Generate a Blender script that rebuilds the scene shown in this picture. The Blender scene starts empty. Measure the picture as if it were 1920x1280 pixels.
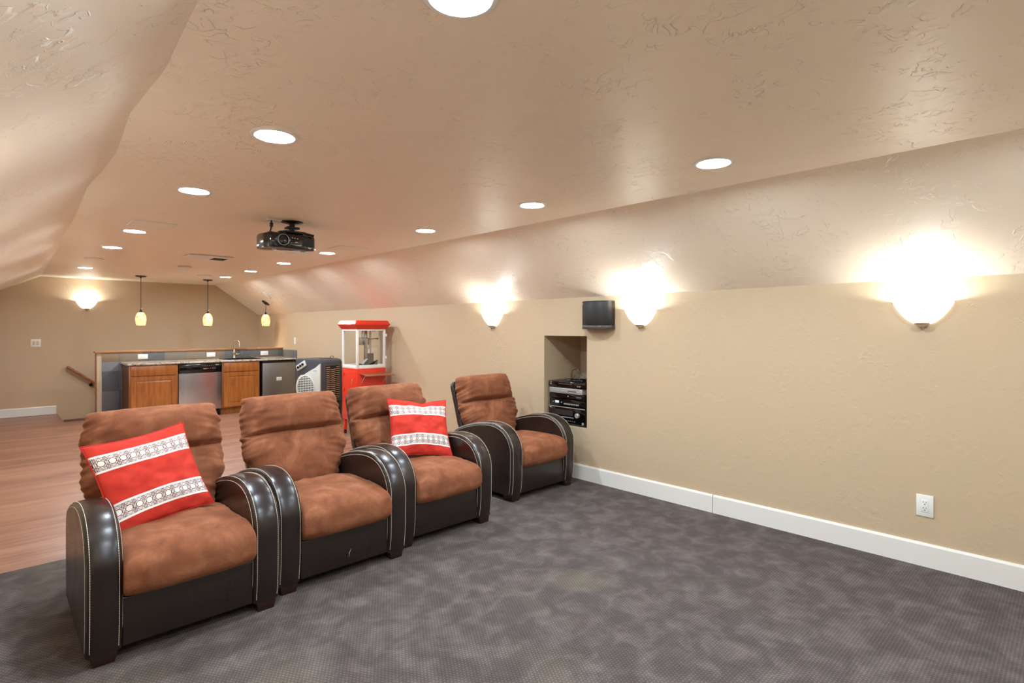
import bpy, bmesh, math, random
from mathutils import Vector, Matrix, noise
random.seed(7)
SC = bpy.context.scene
COL = SC.collection
PI = math.pi

# ---------------------------------------------------------------- camera, world, exposure
CAM_H = 1.40
YAW = math.atan2(980, 1024)
cd = bpy.data.cameras.new('camera')
cd.sensor_width = 36.0
cd.lens = 1024 / 1920 * 36.0
cd.shift_y = -(640 - 617) / 1920
cd.clip_start = 0.05
cam = bpy.data.objects.new('camera', cd)
COL.objects.link(cam)
cam.location = (0, 0, CAM_H)
cam.rotation_euler = (PI / 2, 0, -YAW)
SC.camera = cam
w = bpy.data.worlds.new('world')
SC.world = w
w.use_nodes = True
w.node_tree.nodes['Background'].inputs[0].default_value = (1, 0.93, 0.84, 1)
w.node_tree.nodes['Background'].inputs[1].default_value = 0.25
SC.view_settings.view_transform = 'Standard'
SC.view_settings.look = 'None'
SC.view_settings.gamma = 1
SC.view_settings.use_curve_mapping = False
SC.view_settings.exposure = 1.66

CAN_E = 122.0       # radiance of a recessed lamp lens
BULB_E = 150.0      # radiance of a sconce bulb
LAMP_COL = (0.80, 0.945, 1.06, 1)

# room numbers
ZC = 2.26; ZK = 1.695; XW = 4.0; XCR = 3.2; YB = 11.76; YF = -1.3
XL = -0.38
ZBASE = -1.6

# ---------------------------------------------------------------- node helpers
def new_mat(name):
    m = bpy.data.materials.new(name)
    m.use_nodes = True
    nt = m.node_tree
    return m, nt, nt.nodes['Principled BSDF']

def srgb(r, g, b):
    f = lambda c: (c / 255 / 12.92) if c / 255 <= 0.04045 else ((c / 255 + 0.055) / 1.055) ** 2.4
    return (f(r), f(g), f(b), 1)

def N(nt, t, **kw):
    n = nt.nodes.new(t)
    for k, v in kw.items():
        if k.startswith('i_'):
            key = k[2:]
            key = int(key) if key.isdigit() else key.replace('_', ' ')
            n.inputs[key].default_value = v
        else:
            setattr(n, k, v)
    return n

def L(nt, a, b):
    nt.links.new(a, b)

def M(nt, op, a, b=None, c=None, clamp=False):
    n = nt.nodes.new('ShaderNodeMath')
    n.operation = op
    n.use_clamp = clamp
    for i, x in enumerate((a, b, c)):
        if x is None: continue
        if isinstance(x, (int, float)): n.inputs[i].default_value = x
        else: L(nt, x, n.inputs[i])
    return n.outputs[0]

def ramp(nt, src, stops, interp='LINEAR'):
    n = nt.nodes.new('ShaderNodeValToRGB')
    n.color_ramp.interpolation = interp
    e = n.color_ramp.elements
    while len(e) < len(stops): e.new(0.5)
    for k, (p, c) in enumerate(stops):
        e[k].position = p
        e[k].color = c if len(c) == 4 else (*c, 1)
    L(nt, src, n.inputs[0])
    return n.outputs[0]

def coords(nt, scale=(1, 1, 1), rot=(0, 0, 0), kind='Object'):
    tc = nt.nodes.new('ShaderNodeTexCoord')
    mp = nt.nodes.new('ShaderNodeMapping')
    mp.inputs['Scale'].default_value = scale
    mp.inputs['Rotation'].default_value = rot
    L(nt, tc.outputs[kind], mp.inputs['Vector'])
    return mp.outputs[0]

def simple(name, col, rough=0.5, metal=0.0, spec=0.5, noise_s=0, noise_a=0.1, bump=0, bump_s=200, bump_d=0.001, coat=0):
    m, nt, p = new_mat(name)
    p.inputs['Base Color'].default_value = col
    p.inputs['Roughness'].default_value = rough
    p.inputs['Metallic'].default_value = metal
    p.inputs['Specular IOR Level'].default_value = spec
    p.inputs['Coat Weight'].default_value = coat
    if noise_s:
        n = N(nt, 'ShaderNodeTexNoise', i_Scale=noise_s, i_Detail=4.0)
        L(nt, coords(nt), n.inputs['Vector'])
        a = tuple(max(0, c * (1 - noise_a)) for c in col[:3]) + (1,)
        b = tuple(min(1, c * (1 + noise_a)) for c in col[:3]) + (1,)
        L(nt, ramp(nt, n.outputs[0], [(0.3, a), (0.7, b)]), p.inputs['Base Color'])
    if bump:
        n = N(nt, 'ShaderNodeTexNoise', i_Scale=bump_s, i_Detail=3.0)
        L(nt, coords(nt), n.inputs['Vector'])
        b = N(nt, 'ShaderNodeBump', i_Strength=bump, i_Distance=bump_d)
        L(nt, n.outputs[0], b.inputs['Height'])
        L(nt, b.outputs[0], p.inputs['Normal'])
    return m

def emis(name, col, strength):
    m, nt, p = new_mat(name)
    p.inputs['Base Color'].default_value = col
    p.inputs['Emission Color'].default_value = col
    p.inputs['Emission Strength'].default_value = strength
    return m

def plaster(name, col, rough, amount, spec=0.5, seed=0.0, sc=1.0):
    """hand trowelled paint: short raised trowel strokes over a soft wave"""
    m, nt, p = new_mat(name)
    v = coords(nt, (sc, sc, sc), (0.3, 0.2, seed))
    warp = N(nt, 'ShaderNodeTexNoise', i_Scale=3.0, i_Detail=2.0)
    L(nt, v, warp.inputs['Vector'])
    mixv = N(nt, 'ShaderNodeMix', data_type='VECTOR', i_0=0.10)
    L(nt, v, mixv.inputs[4]); L(nt, warp.outputs['Color'], mixv.inputs[5])
    hs = []
    for s, wd, msk in ((6.5, 0.010, 5.0), (11.0, 0.010, 4.0), (19.0, 0.013, 6.0)):
        a = N(nt, 'ShaderNodeTexNoise', i_Scale=s, i_Detail=2.5, i_Distortion=0.7)
        L(nt, mixv.outputs[1], a.inputs['Vector'])
        d = M(nt, 'ABSOLUTE', M(nt, 'SUBTRACT', a.outputs[0], 0.5))
        line = M(nt, 'SUBTRACT', 1.0, M(nt, 'DIVIDE', d, wd), clamp=True)
        b = N(nt, 'ShaderNodeTexNoise', i_Scale=msk, i_Detail=1.0)
        L(nt, v, b.inputs['Vector'])
        mk = M(nt, 'MULTIPLY', M(nt, 'SUBTRACT', b.outputs[0], 0.52), 9.0, clamp=True)
        b2 = N(nt, 'ShaderNodeTexNoise', i_Scale=msk * 4.0, i_Detail=0.0)
        L(nt, v, b2.inputs['Vector'])
        mk = M(nt, 'MULTIPLY', mk, M(nt, 'MULTIPLY', M(nt, 'SUBTRACT', b2.outputs[0], 0.43), 8.0, clamp=True))
        mk = M(nt, 'MULTIPLY', mk, 1.0)
        step = M(nt, 'MULTIPLY', M(nt, 'SUBTRACT', a.outputs[0], 0.497), 60.0, clamp=True)
        hs.append(M(nt, 'MULTIPLY', M(nt, 'ADD', line, M(nt, 'MULTIPLY', step, 0.45)), mk))
    big = N(nt, 'ShaderNodeTexNoise', i_Scale=2.2, i_Detail=3.0)
    L(nt, v, big.inputs['Vector'])
    h = M(nt, 'ADD', M(nt, 'ADD', hs[0], hs[1]), M(nt, 'ADD', hs[2], M(nt, 'MULTIPLY', big.outputs[0], 1.6)))
    bp = N(nt, 'ShaderNodeBump', i_Strength=amount, i_Distance=0.0042)
    L(nt, h, bp.inputs['Height'])
    L(nt, bp.outputs[0], p.inputs['Normal'])
    p.inputs['Base Color'].default_value = col
    p.inputs['Roughness'].default_value = rough
    p.inputs['Specular IOR Level'].default_value = spec
    return m

MT = {}
MT['wall'] = plaster('wall_paint_dimmed', srgb(199, 175, 144), 0.50, 0.36, 0.30, sc=1.2)  # same paint as the ceiling, darkened in colour to hold wall brightness down
MT['ceil'] = plaster('ceiling_paint_brightened', srgb(248, 229, 206), 0.40, 0.85, 0.55, seed=0.8)  # same paint as the walls, lightened in colour to stand in for ceiling light
MT['niche'] = simple('niche_paint', srgb(200, 172, 130), 0.6)
MT['white'] = simple('white_trim_paint', srgb(234, 229, 221), 0.35)
MT['white_plastic'] = simple('white_plastic', srgb(236, 233, 226), 0.4)
MT['offwhite'] = simple('almond_plastic', srgb(214, 193, 162), 0.5)
MT['grille'] = simple('painted_speaker_grille', srgb(244, 232, 216), 0.6, bump=0.4, bump_s=600)
MT['dark'] = simple('black_plastic', srgb(20, 17, 16), 0.32)
MT['black_gloss'] = simple('black_gloss', srgb(10, 9, 9), 0.12, coat=0.5)
MT['slot'] = simple('socket_slot', srgb(40, 36, 34), 0.7)
MT['bronze'] = simple('dark_bronze', srgb(46, 32, 24), 0.4, 0.6)
MT['nickel'] = simple('brushed_nickel', srgb(200, 188, 170), 0.28, 1.0)
MT['chrome'] = simple('chrome', srgb(225, 225, 225), 0.12, 1.0)
MT['thread'] = simple('cream_thread', srgb(226, 214, 192), 0.75)
MT['wood_foot'] = simple('dark_wood_foot', srgb(44, 24, 17), 0.35)
MT['red_metal'] = simple('red_enamel', srgb(222, 46, 20), 0.3, coat=0.4)
MT['cart_white'] = simple('cream_enamel', srgb(236, 232, 222), 0.3)
MT['red_fabric'] = None
MT['lens'] = emis('lamp_lens', LAMP_COL, CAN_E)
MT['bulb'] = emis('bulb_glow', (0.86, 0.95, 0.98, 1), BULB_E)

def leather(name, col):
    m, nt, p = new_mat(name)
    p.inputs['Base Color'].default_value = col
    v = coords(nt)
    n1 = N(nt, 'ShaderNodeTexNoise', i_Scale=9.0, i_Detail=2.0); L(nt, v, n1.inputs['Vector'])
    L(nt, M(nt, 'ADD', M(nt, 'MULTIPLY', n1.outputs[0], 0.16), 0.22), p.inputs['Roughness'])
    vo = N(nt, 'ShaderNodeTexVoronoi', i_Scale=420.0); L(nt, v, vo.inputs['Vector'])
    h = M(nt, 'ADD', M(nt, 'MULTIPLY', vo.outputs[0], 0.06), M(nt, 'MULTIPLY', n1.outputs[0], 1.0))
    b = N(nt, 'ShaderNodeBump', i_Strength=0.35, i_Distance=0.004)
    L(nt, h, b.inputs['Height']); L(nt, b.outputs[0], p.inputs['Normal'])
    p.inputs['Specular IOR Level'].default_value = 0.6
    return m
MT['leather'] = leather('dark_brown_leather', srgb(38, 27, 24))
MT['leather_side'] = MT['leather']

def suede(name):
    m, nt, p = new_mat(name)
    v = coords(nt)
    n1 = N(nt, 'ShaderNodeTexNoise', i_Scale=7.0, i_Detail=5.0, i_Roughness=0.58, i_Distortion=0.5)
    L(nt, v, n1.inputs['Vector'])
    n2 = N(nt, 'ShaderNodeTexNoise', i_Scale=300.0, i_Detail=2.0); L(nt, v, n2.inputs['Vector'])
    t = M(nt, 'ADD', n1.outputs[0], M(nt, 'MULTIPLY', M(nt, 'SUBTRACT', n2.outputs[0], 0.5), 0.12))
    c = ramp(nt, t, [(0.35, srgb(114, 66, 43)), (0.45, srgb(128, 76, 50)), (0.54, srgb(136, 83, 56)), (0.65, srgb(152, 97, 68))])
    L(nt, c, p.inputs['Base Color'])
    p.inputs['Roughness'].default_value = 0.85
    p.inputs['Specular IOR Level'].default_value = 0.2
    p.inputs['Sheen Weight'].default_value = 0.35
    p.inputs['Sheen Roughness'].default_value = 0.4
    p.inputs['Sheen Tint'].default_value = srgb(230, 160, 120)
    b = N(nt, 'ShaderNodeBump', i_Strength=0.25, i_Distance=0.004)
    L(nt, t, b.inputs['Height']); L(nt, b.outputs[0], p.inputs['Normal'])
    return m
MT['suede'] = suede('tan_microsuede')

def carpet():
    m, nt, p = new_mat('grey_loop_carpet')
    v = coords(nt)
    sx = nt.nodes.new('ShaderNodeSeparateXYZ'); L(nt, v, sx.inputs[0])
    nb = N(nt, 'ShaderNodeTexNoise', i_Scale=7.5, i_Detail=4.0, i_Roughness=0.6, i_Distortion=0.4); L(nt, v, nb.inputs['Vector'])
    nf = N(nt, 'ShaderNodeTexNoise', i_Scale=260.0, i_Detail=3.0); L(nt, v, nf.inputs['Vector'])
    nm = N(nt, 'ShaderNodeTexNoise', i_Scale=24.0, i_Detail=2.0); L(nt, v, nm.inputs['Vector'])
    ns = N(nt, 'ShaderNodeTexNoise', i_Scale=1.3, i_Detail=2.0); L(nt, coords(nt, (1, 1, 1), (0, 0, 1.3)), ns.inputs['Vector'])
    # rows of bright loops
    px, py = 0.0165, 0.0135
    row = M(nt, 'FLOOR', M(nt, 'DIVIDE', sx.outputs[1], py))
    half = M(nt, 'MULTIPLY', M(nt, 'MODULO', M(nt, 'ABSOLUTE', row), 2.0), 0.5)
    fx = M(nt, 'SUBTRACT', M(nt, 'FRACT', M(nt, 'ADD', M(nt, 'DIVIDE', sx.outputs[0], px), half)), 0.5)
    fy = M(nt, 'SUBTRACT', M(nt, 'FRACT', M(nt, 'DIVIDE', sx.outputs[1], py)), 0.5)
    r = M(nt, 'SQRT', M(nt, 'ADD', M(nt, 'POWER', M(nt, 'ABSOLUTE', fx), 2.0), M(nt, 'POWER', M(nt, 'ABSOLUTE', fy), 2.0)))
    dot = M(nt, 'SUBTRACT', 1.0, M(nt, 'MULTIPLY', M(nt, 'SUBTRACT', r, 0.16), 7.0), clamp=True)
    ring = M(nt, 'SUBTRACT', 1.0, M(nt, 'MULTIPLY', M(nt, 'ABSOLUTE', M(nt, 'SUBTRACT', r, 0.44)), 6.0), clamp=True)
    base = ramp(nt, nb.outputs[0], [(0.28, srgb(81, 73, 70)), (0.46, srgb(89, 80, 77)), (0.58, srgb(100, 91, 88)), (0.72, srgb(112, 102, 97))])
    tint = N(nt, 'ShaderNodeMix', data_type='RGBA', blend_type='MIX')
    L(nt, M(nt, 'MULTIPLY', M(nt, 'SUBTRACT', ns.outputs[0], 0.58), 4.0, clamp=True), tint.inputs[0])
    L(nt, base, tint.inputs[6]); tint.inputs[7].default_value = srgb(120, 111, 95)
    g = M(nt, 'ADD', 0.62, M(nt, 'ADD', M(nt, 'MULTIPLY', nf.outputs[0], 0.5), M(nt, 'MULTIPLY', nm.outputs[0], 0.16)))
    g = M(nt, 'ADD', g, M(nt, 'MULTIPLY', dot, 0.50))
    g = M(nt, 'SUBTRACT', g, M(nt, 'MULTIPLY', ring, 0.20))
    sc = N(nt, 'ShaderNodeVectorMath', operation='SCALE')
    L(nt, tint.outputs[2], sc.inputs[0]); L(nt, g, sc.inputs['Scale'])
    L(nt, sc.outputs[0], p.inputs['Base Color'])
    p.inputs['Roughness'].default_value = 0.95
    p.inputs['Specular IOR Level'].default_value = 0.1
    h = M(nt, 'ADD', M(nt, 'MULTIPLY', dot, 1.0), M(nt, 'MULTIPLY', nf.outputs[0], 0.8))
    b = N(nt, 'ShaderNodeBump', i_Strength=0.6, i_Distance=0.003)
    L(nt, h, b.inputs['Height']); L(nt, b.outputs[0], p.inputs['Normal'])
    return m
MT['carpet'] = carpet()

def wood_floor():
    m, nt, p = new_mat('wood_plank_floor')
    v = coords(nt)
    br = N(nt, 'ShaderNodeTexBrick', offset=0.37, squash=1.0)
    br.inputs['Scale'].default_value = 1.0
    br.inputs['Mortar Size'].default_value = 0.0012
    br.inputs['Mortar Smooth'].default_value = 0.2
    br.inputs['Bias'].default_value = 0.0
    br.inputs['Brick Width'].default_value = 1.1
    br.inputs['Row Height'].default_value = 0.09
    br.inputs['Color1'].default_value = (0, 0, 0, 1)
    br.inputs['Color2'].default_value = (1, 1, 1, 1)
    br.inputs['Mortar'].default_value = (0.5, 0.5, 0.5, 1)
    L(nt, v, br.inputs['Vector'])
    gr = N(nt, 'ShaderNodeTexNoise', i_Scale=3.0, i_Detail=6.0, i_Roughness=0.65, i_Distortion=0.6)
    L(nt, coords(nt, (0.8, 9.0, 1)), gr.inputs['Vector'])
    t = M(nt, 'ADD', M(nt, 'MULTIPLY', gr.outputs[0], 0.9), M(nt, 'MULTIPLY', br.outputs[0], 0.22))
    c = ramp(nt, t, [(0.30, srgb(112, 72, 54)), (0.50, srgb(143, 97, 75)), (0.66, srgb(160, 114, 90)), (0.9, srgb(176, 130, 104))])
    dk = N(nt, 'ShaderNodeMix', data_type='RGBA')
    L(nt, M(nt, 'MULTIPLY', br.outputs[1], 0.7), dk.inputs[0]); L(nt, c, dk.inputs[6]); dk.inputs[7].default_value = srgb(78, 48, 36)
    L(nt, dk.outputs[2], p.inputs['Base Color'])
    p.inputs['Roughness'].default_value = 0.34
    b = N(nt, 'ShaderNodeBump', i_Strength=0.25, i_Distance=0.002)
    L(nt, M(nt, 'SUBTRACT', gr.outputs[0], M(nt, 'MULTIPLY', br.outputs[1], 1.5)), b.inputs['Height'])
    L(nt, b.outputs[0], p.inputs['Normal'])
    return m
MT['wood_floor'] = wood_floor()

def wood(name, dark, mid, light, rough=0.3, axis='Z'):
    m, nt, p = new_mat(name)
    s = {'Z': (14, 14, 1.6), 'X': (1.6, 14, 14), 'Y': (14, 1.6, 14)}[axis]
    n = N(nt, 'ShaderNodeTexNoise', i_Scale=1.6, i_Detail=5.0, i_Roughness=0.6, i_Distortion=0.4)
    L(nt, coords(nt, s), n.inputs['Vector'])
    L(nt, ramp(nt, n.outputs[0], [(0.3, dark), (0.5, mid), (0.72, light)]), p.inputs['Base Color'])
    p.inputs['Roughness'].default_value = rough
    return m
MT['maple'] = wood('honey_maple', srgb(150, 84, 32), srgb(172, 102, 44), srgb(188, 120, 58), 0.3)
MT['maple_side'] = wood('dark_maple_side', srgb(84, 44, 22), srgb(98, 54, 28), srgb(110, 62, 34), 0.35)
MT['oak_trim'] = wood('oak_cap', srgb(150, 96, 52), srgb(172, 116, 70), srgb(186, 132, 84), 0.3, 'X')
MT['rail_wood'] = wood('handrail_wood', srgb(128, 66, 28), srgb(150, 82, 38), srgb(166, 96, 50), 0.25, 'X')

def granite():
    m, nt, p = new_mat('speckled_granite')
    v = coords(nt)
    a = N(nt, 'ShaderNodeTexNoise', i_Scale=9.0, i_Detail=6.0, i_Roughness=0.75, i_Distortion=1.5); L(nt, v, a.inputs['Vector'])
    b = N(nt, 'ShaderNodeTexVoronoi', i_Scale=70.0); L(nt, v, b.inputs['Vector'])
    t = M(nt, 'ADD', a.outputs[0], M(nt, 'MULTIPLY', M(nt, 'SUBTRACT', b.outputs[0], 0.4), 0.3))
    L(nt, ramp(nt, t, [(0.32, srgb(84, 66, 56)), (0.42, srgb(140, 118, 102)), (0.52, srgb(196, 178, 160)), (0.68, srgb(222, 208, 194))]), p.inputs['Base Color'])
    p.inputs['Roughness'].default_value = 0.12
    return m
MT['granite'] = granite()

def slate(cols, name):
    m, nt, p = new_mat(name)
    v = coords(nt)
    br = N(nt, 'ShaderNodeTexBrick', offset=0.0)
    for k, x in (('Scale', 1.0), ('Mortar Size', 0.002), ('Brick Width', 0.305), ('Row Height', 0.305), ('Bias', 0.0)):
        br.inputs[k].default_value = x
    br.inputs['Color1'].default_value = (0, 0, 0, 1); br.inputs['Color2'].default_value = (1, 1, 1, 1); br.inputs['Mortar'].default_value = (0.5, 0.5, 0.5, 1)
    mp = nt.nodes.new('ShaderNodeTexCoord')
    sp = nt.nodes.new('ShaderNodeSeparateXYZ'); L(nt, mp.outputs['Object'], sp.inputs[0])
    cb = nt.nodes.new('ShaderNodeCombineXYZ')
    L(nt, M(nt, 'ADD', sp.outputs[0], M(nt, 'MULTIPLY', sp.outputs[1], 1.0)), cb.inputs[0]); L(nt, M(nt, 'ADD', sp.outputs[2], 0.17), cb.inputs[1])
    L(nt, cb.outputs[0], br.inputs['Vector'])
    n = N(nt, 'ShaderNodeTexNoise', i_Scale=14.0, i_Detail=6.0, i_Roughness=0.7); L(nt, v, n.inputs['Vector'])
    t = M(nt, 'ADD', M(nt, 'MULTIPLY', br.outputs[0], 0.62), M(nt, 'MULTIPLY', n.outputs[0], 0.38))
    c = ramp(nt, t, cols)
    dk = N(nt, 'ShaderNodeMix', data_type='RGBA')
    L(nt, M(nt, 'MULTIPLY', br.outputs[1], 0.6), dk.inputs[0]); L(nt, c, dk.inputs[6]); dk.inputs[7].default_value = srgb(60, 56, 56)
    L(nt, dk.outputs[2], p.inputs['Base Color'])
    p.inputs['Roughness'].default_value = 0.45
    b = N(nt, 'ShaderNodeBump', i_Strength=0.5, i_Distance=0.006)
    L(nt, M(nt, 'SUBTRACT', n.outputs[0], br.outputs[1]), b.inputs['Height']); L(nt, b.outputs[0], p.inputs['Normal'])
    return m
MT['slate_splash'] = slate([(0.15, srgb(88, 88, 92)), (0.40, srgb(112, 110, 108)), (0.60, srgb(120, 112, 100)), (0.80, srgb(146, 118, 90))], 'slate_backsplash')
MT['slate_dark'] = slate([(0.15, srgb(74, 73, 76)), (0.5, srgb(94, 92, 94)), (0.85, srgb(116, 112, 110))], 'slate_wall_tile')

def steel(name, col, axis=(1, 1, 60), rough=0.28):
    m, nt, p = new_mat(name)
    n = N(nt, 'ShaderNodeTexNoise', i_Scale=6.0, i_Detail=3.0); L(nt, coords(nt, axis), n.inputs['Vector'])
    L(nt, M(nt, 'ADD', M(nt, 'MULTIPLY', n.outputs[0], 0.12), rough), p.inputs['Roughness'])
    p.inputs['Base Color'].default_value = col
    p.inputs['Metallic'].default_value = 1.0
    p.inputs['Anisotropic'].default_value = 0.0
    return m
MT['steel'] = steel('stainless_steel', srgb(206, 206, 206), rough=0.18)
MT['steel_dark'] = steel('grey_steel', srgb(150, 146, 142), rough=0.36)
MT['gunmetal'] = simple('gunmetal_plastic', srgb(72, 72, 78), 0.4)
MT['gunmetal_dark'] = simple('navy_black_plastic', srgb(30, 32, 42), 0.35)
MT['cooler_white'] = simple('pale_grey_plastic', srgb(206, 208, 198), 0.4)
MT['pad'] = simple('tan_cooling_pad', srgb(186, 146, 110), 0.8, noise_s=60, noise_a=0.25)
MT['dark_rec'] = simple('dark_recess', srgb(34, 26, 22), 0.8)
MT['silver'] = simple('silver_plastic', srgb(186, 180, 172), 0.35, 0.4)
MT['display'] = emis('lit_display', srgb(150, 165, 190), 0.5)

def glass_thin(name, tint=(1, 1, 1, 1)):
    m = bpy.data.materials.new(name); m.use_nodes = True
    nt = m.node_tree
    for n in list(nt.nodes): nt.nodes.remove(n)
    out = nt.nodes.new('ShaderNodeOutputMaterial')
    tr = nt.nodes.new('ShaderNodeBsdfTransparent'); tr.inputs[0].default_value = tint
    gl = nt.nodes.new('ShaderNodeBsdfGlossy'); gl.inputs['Roughness'].default_value = 0.03
    lw = nt.nodes.new('ShaderNodeLayerWeight'); lw.inputs[0].default_value = 0.5
    fac = M(nt, 'ADD', 0.03, M(nt, 'MULTIPLY', M(nt, 'POWER', lw.outputs['Facing'], 4.0), 0.5))
    mx = nt.nodes.new('ShaderNodeMixShader')
    L(nt, fac, mx.inputs[0]); L(nt, tr.outputs[0], mx.inputs[1]); L(nt, gl.outputs[0], mx.inputs[2])
    L(nt, mx.outputs[0], out.inputs[0])
    return m
MT['glass'] = glass_thin('clear_pane', (0.975, 0.98, 0.975, 1))

def shade_mat(name, col, emi, trans=0.6, spots=False):
    m, nt, p = new_mat(name)
    p.inputs['Base Color'].default_value = col
    p.inputs['Roughness'].default_value = 0.3
    p.inputs['Emission Color'].default_value = col
    p.inputs['Emission Strength'].default_value = emi
    if spots:
        n = N(nt, 'ShaderNodeTexNoise', i_Scale=28.0, i_Detail=3.0); L(nt, coords(nt), n.inputs['Vector'])
        c = ramp(nt, n.outputs[0], [(0.40, srgb(255, 226, 160)), (0.56, srgb(250, 214, 150)), (0.66, srgb(206, 140, 84))])
        L(nt, c, p.inputs['Emission Color'])
        L(nt, c, p.inputs['Base Color'])
    return m
MT['sconce_glass'] = shade_mat('frosted_white_glass', (0.95, 0.93, 0.88, 1), 0.7)
MT['pendant_glass'] = shade_mat('amber_mottled_glass', srgb(250, 222, 160), 0.25, spots=True)
def add_translucent(m, fac):
    nt = m.node_tree
    p = nt.nodes['Principled BSDF']; out = nt.nodes['Material Output']
    tl = nt.nodes.new('ShaderNodeBsdfTranslucent'); mx = nt.nodes.new('ShaderNodeMixShader'); mx.inputs[0].default_value = fac
    src = p.inputs['Base Color'].links[0].from_socket
    L(nt, src, tl.inputs[0]); L(nt, p.outputs[0], mx.inputs[1]); L(nt, tl.outputs[0], mx.inputs[2]); L(nt, mx.outputs[0], out.inputs[0])
add_translucent(MT['pendant_glass'], 0.10)
MT['pendant_bulb'] = emis('pendant_bulb_glow', (0.92, 0.95, 0.90, 1), 190.0)

def pillow_mat():
    m, nt, p = new_mat('red_cloth_with_cane_trim')
    tc = nt.nodes.new('ShaderNodeTexCoord')
    sp = nt.nodes.new('ShaderNodeSeparateXYZ'); L(nt, tc.outputs['UV'], sp.inputs[0])
    x, z = sp.outputs[0], sp.outputs[1]           # flat cloth coordinates in metres, +-0.23
    za = M(nt, 'SUBTRACT', M(nt, 'ABSOLUTE', z), 0.122)   # centre of each ribbon
    zb = M(nt, 'ABSOLUTE', za)
    half = 0.043
    band = M(nt, 'LESS_THAN', zb, half)
    inner = M(nt, 'LESS_THAN', zb, half - 0.011)
    per = 0.043
    a = M(nt, 'ABSOLUTE', M(nt, 'SUBTRACT', M(nt, 'FRACT', M(nt, 'DIVIDE', x, per)), 0.5))   # 0 at ring centre, .5 between
    b = M(nt, 'DIVIDE', zb, per)
    r = M(nt, 'SQRT', M(nt, 'ADD', M(nt, 'MULTIPLY', a, a), M(nt, 'MULTIPLY', b, b)))
    def near(val, target, wd): return M(nt, 'LESS_THAN', M(nt, 'ABSOLUTE', M(nt, 'SUBTRACT', val, target)), wd)
    octo = M(nt, 'MAXIMUM', M(nt, 'MAXIMUM', a, b), M(nt, 'MULTIPLY', M(nt, 'ADD', a, b), 0.72))
    lines = near(octo, 0.33, 0.030)
    for q in (near(a, 0.36, 0.020), near(a, 0.47, 0.016), near(b, 0.36, 0.020), near(b, 0.50, 0.020), near(b, 0.64, 0.020),
              near(M(nt, 'SUBTRACT', a, b), 0.22, 0.022), near(M(nt, 'SUBTRACT', b, a), 0.22, 0.022), near(M(nt, 'ADD', a, b), 0.72, 0.022)):
        lines = M(nt, 'MAXIMUM', lines, q)
    lines = M(nt, 'MULTIPLY', lines, M(nt, 'GREATER_THAN', r, 0.285))
    lines = M(nt, 'MULTIPLY', lines, inner)
    edge = near(zb, half - 0.011, 0.0009)
    lines = M(nt, 'MAXIMUM', lines, edge)
    n = N(nt, 'ShaderNodeTexNoise', i_Scale=9.0, i_Detail=3.0); L(nt, tc.outputs['UV'], n.inputs['Vector'])
    red = ramp(nt, n.outputs[0], [(0.3, srgb(186, 46, 34)), (0.7, srgb(204, 62, 48))])
    wh = N(nt, 'ShaderNodeMix', data_type='RGBA'); wh.inputs[6].default_value = srgb(246, 238, 228); wh.inputs[7].default_value = srgb(96, 30, 34)
    L(nt, lines, wh.inputs[0])
    fin = N(nt, 'ShaderNodeMix', data_type='RGBA'); L(nt, band, fin.inputs[0]); L(nt, red, fin.inputs[6]); L(nt, wh.outputs[2], fin.inputs[7])
    L(nt, fin.outputs[2], p.inputs['Base Color'])
    p.inputs['Roughness'].default_value = 0.85
    p.inputs['Specular IOR Level'].default_value = 0.2
    w_ = N(nt, 'ShaderNodeTexNoise', i_Scale=900.0); L(nt, tc.outputs['UV'], w_.inputs['Vector'])
    bp = N(nt, 'ShaderNodeBump', i_Strength=0.2, i_Distance=0.001); L(nt, M(nt, 'ADD', w_.outputs[0], M(nt, 'MULTIPLY', band, 1.5)), bp.inputs['Height']); L(nt, bp.outputs[0], p.inputs['Normal'])
    return m
MT['pillow'] = pillow_mat()
MT['red_pipe'] = simple('red_piping', srgb(190, 32, 24), 0.8)

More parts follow.
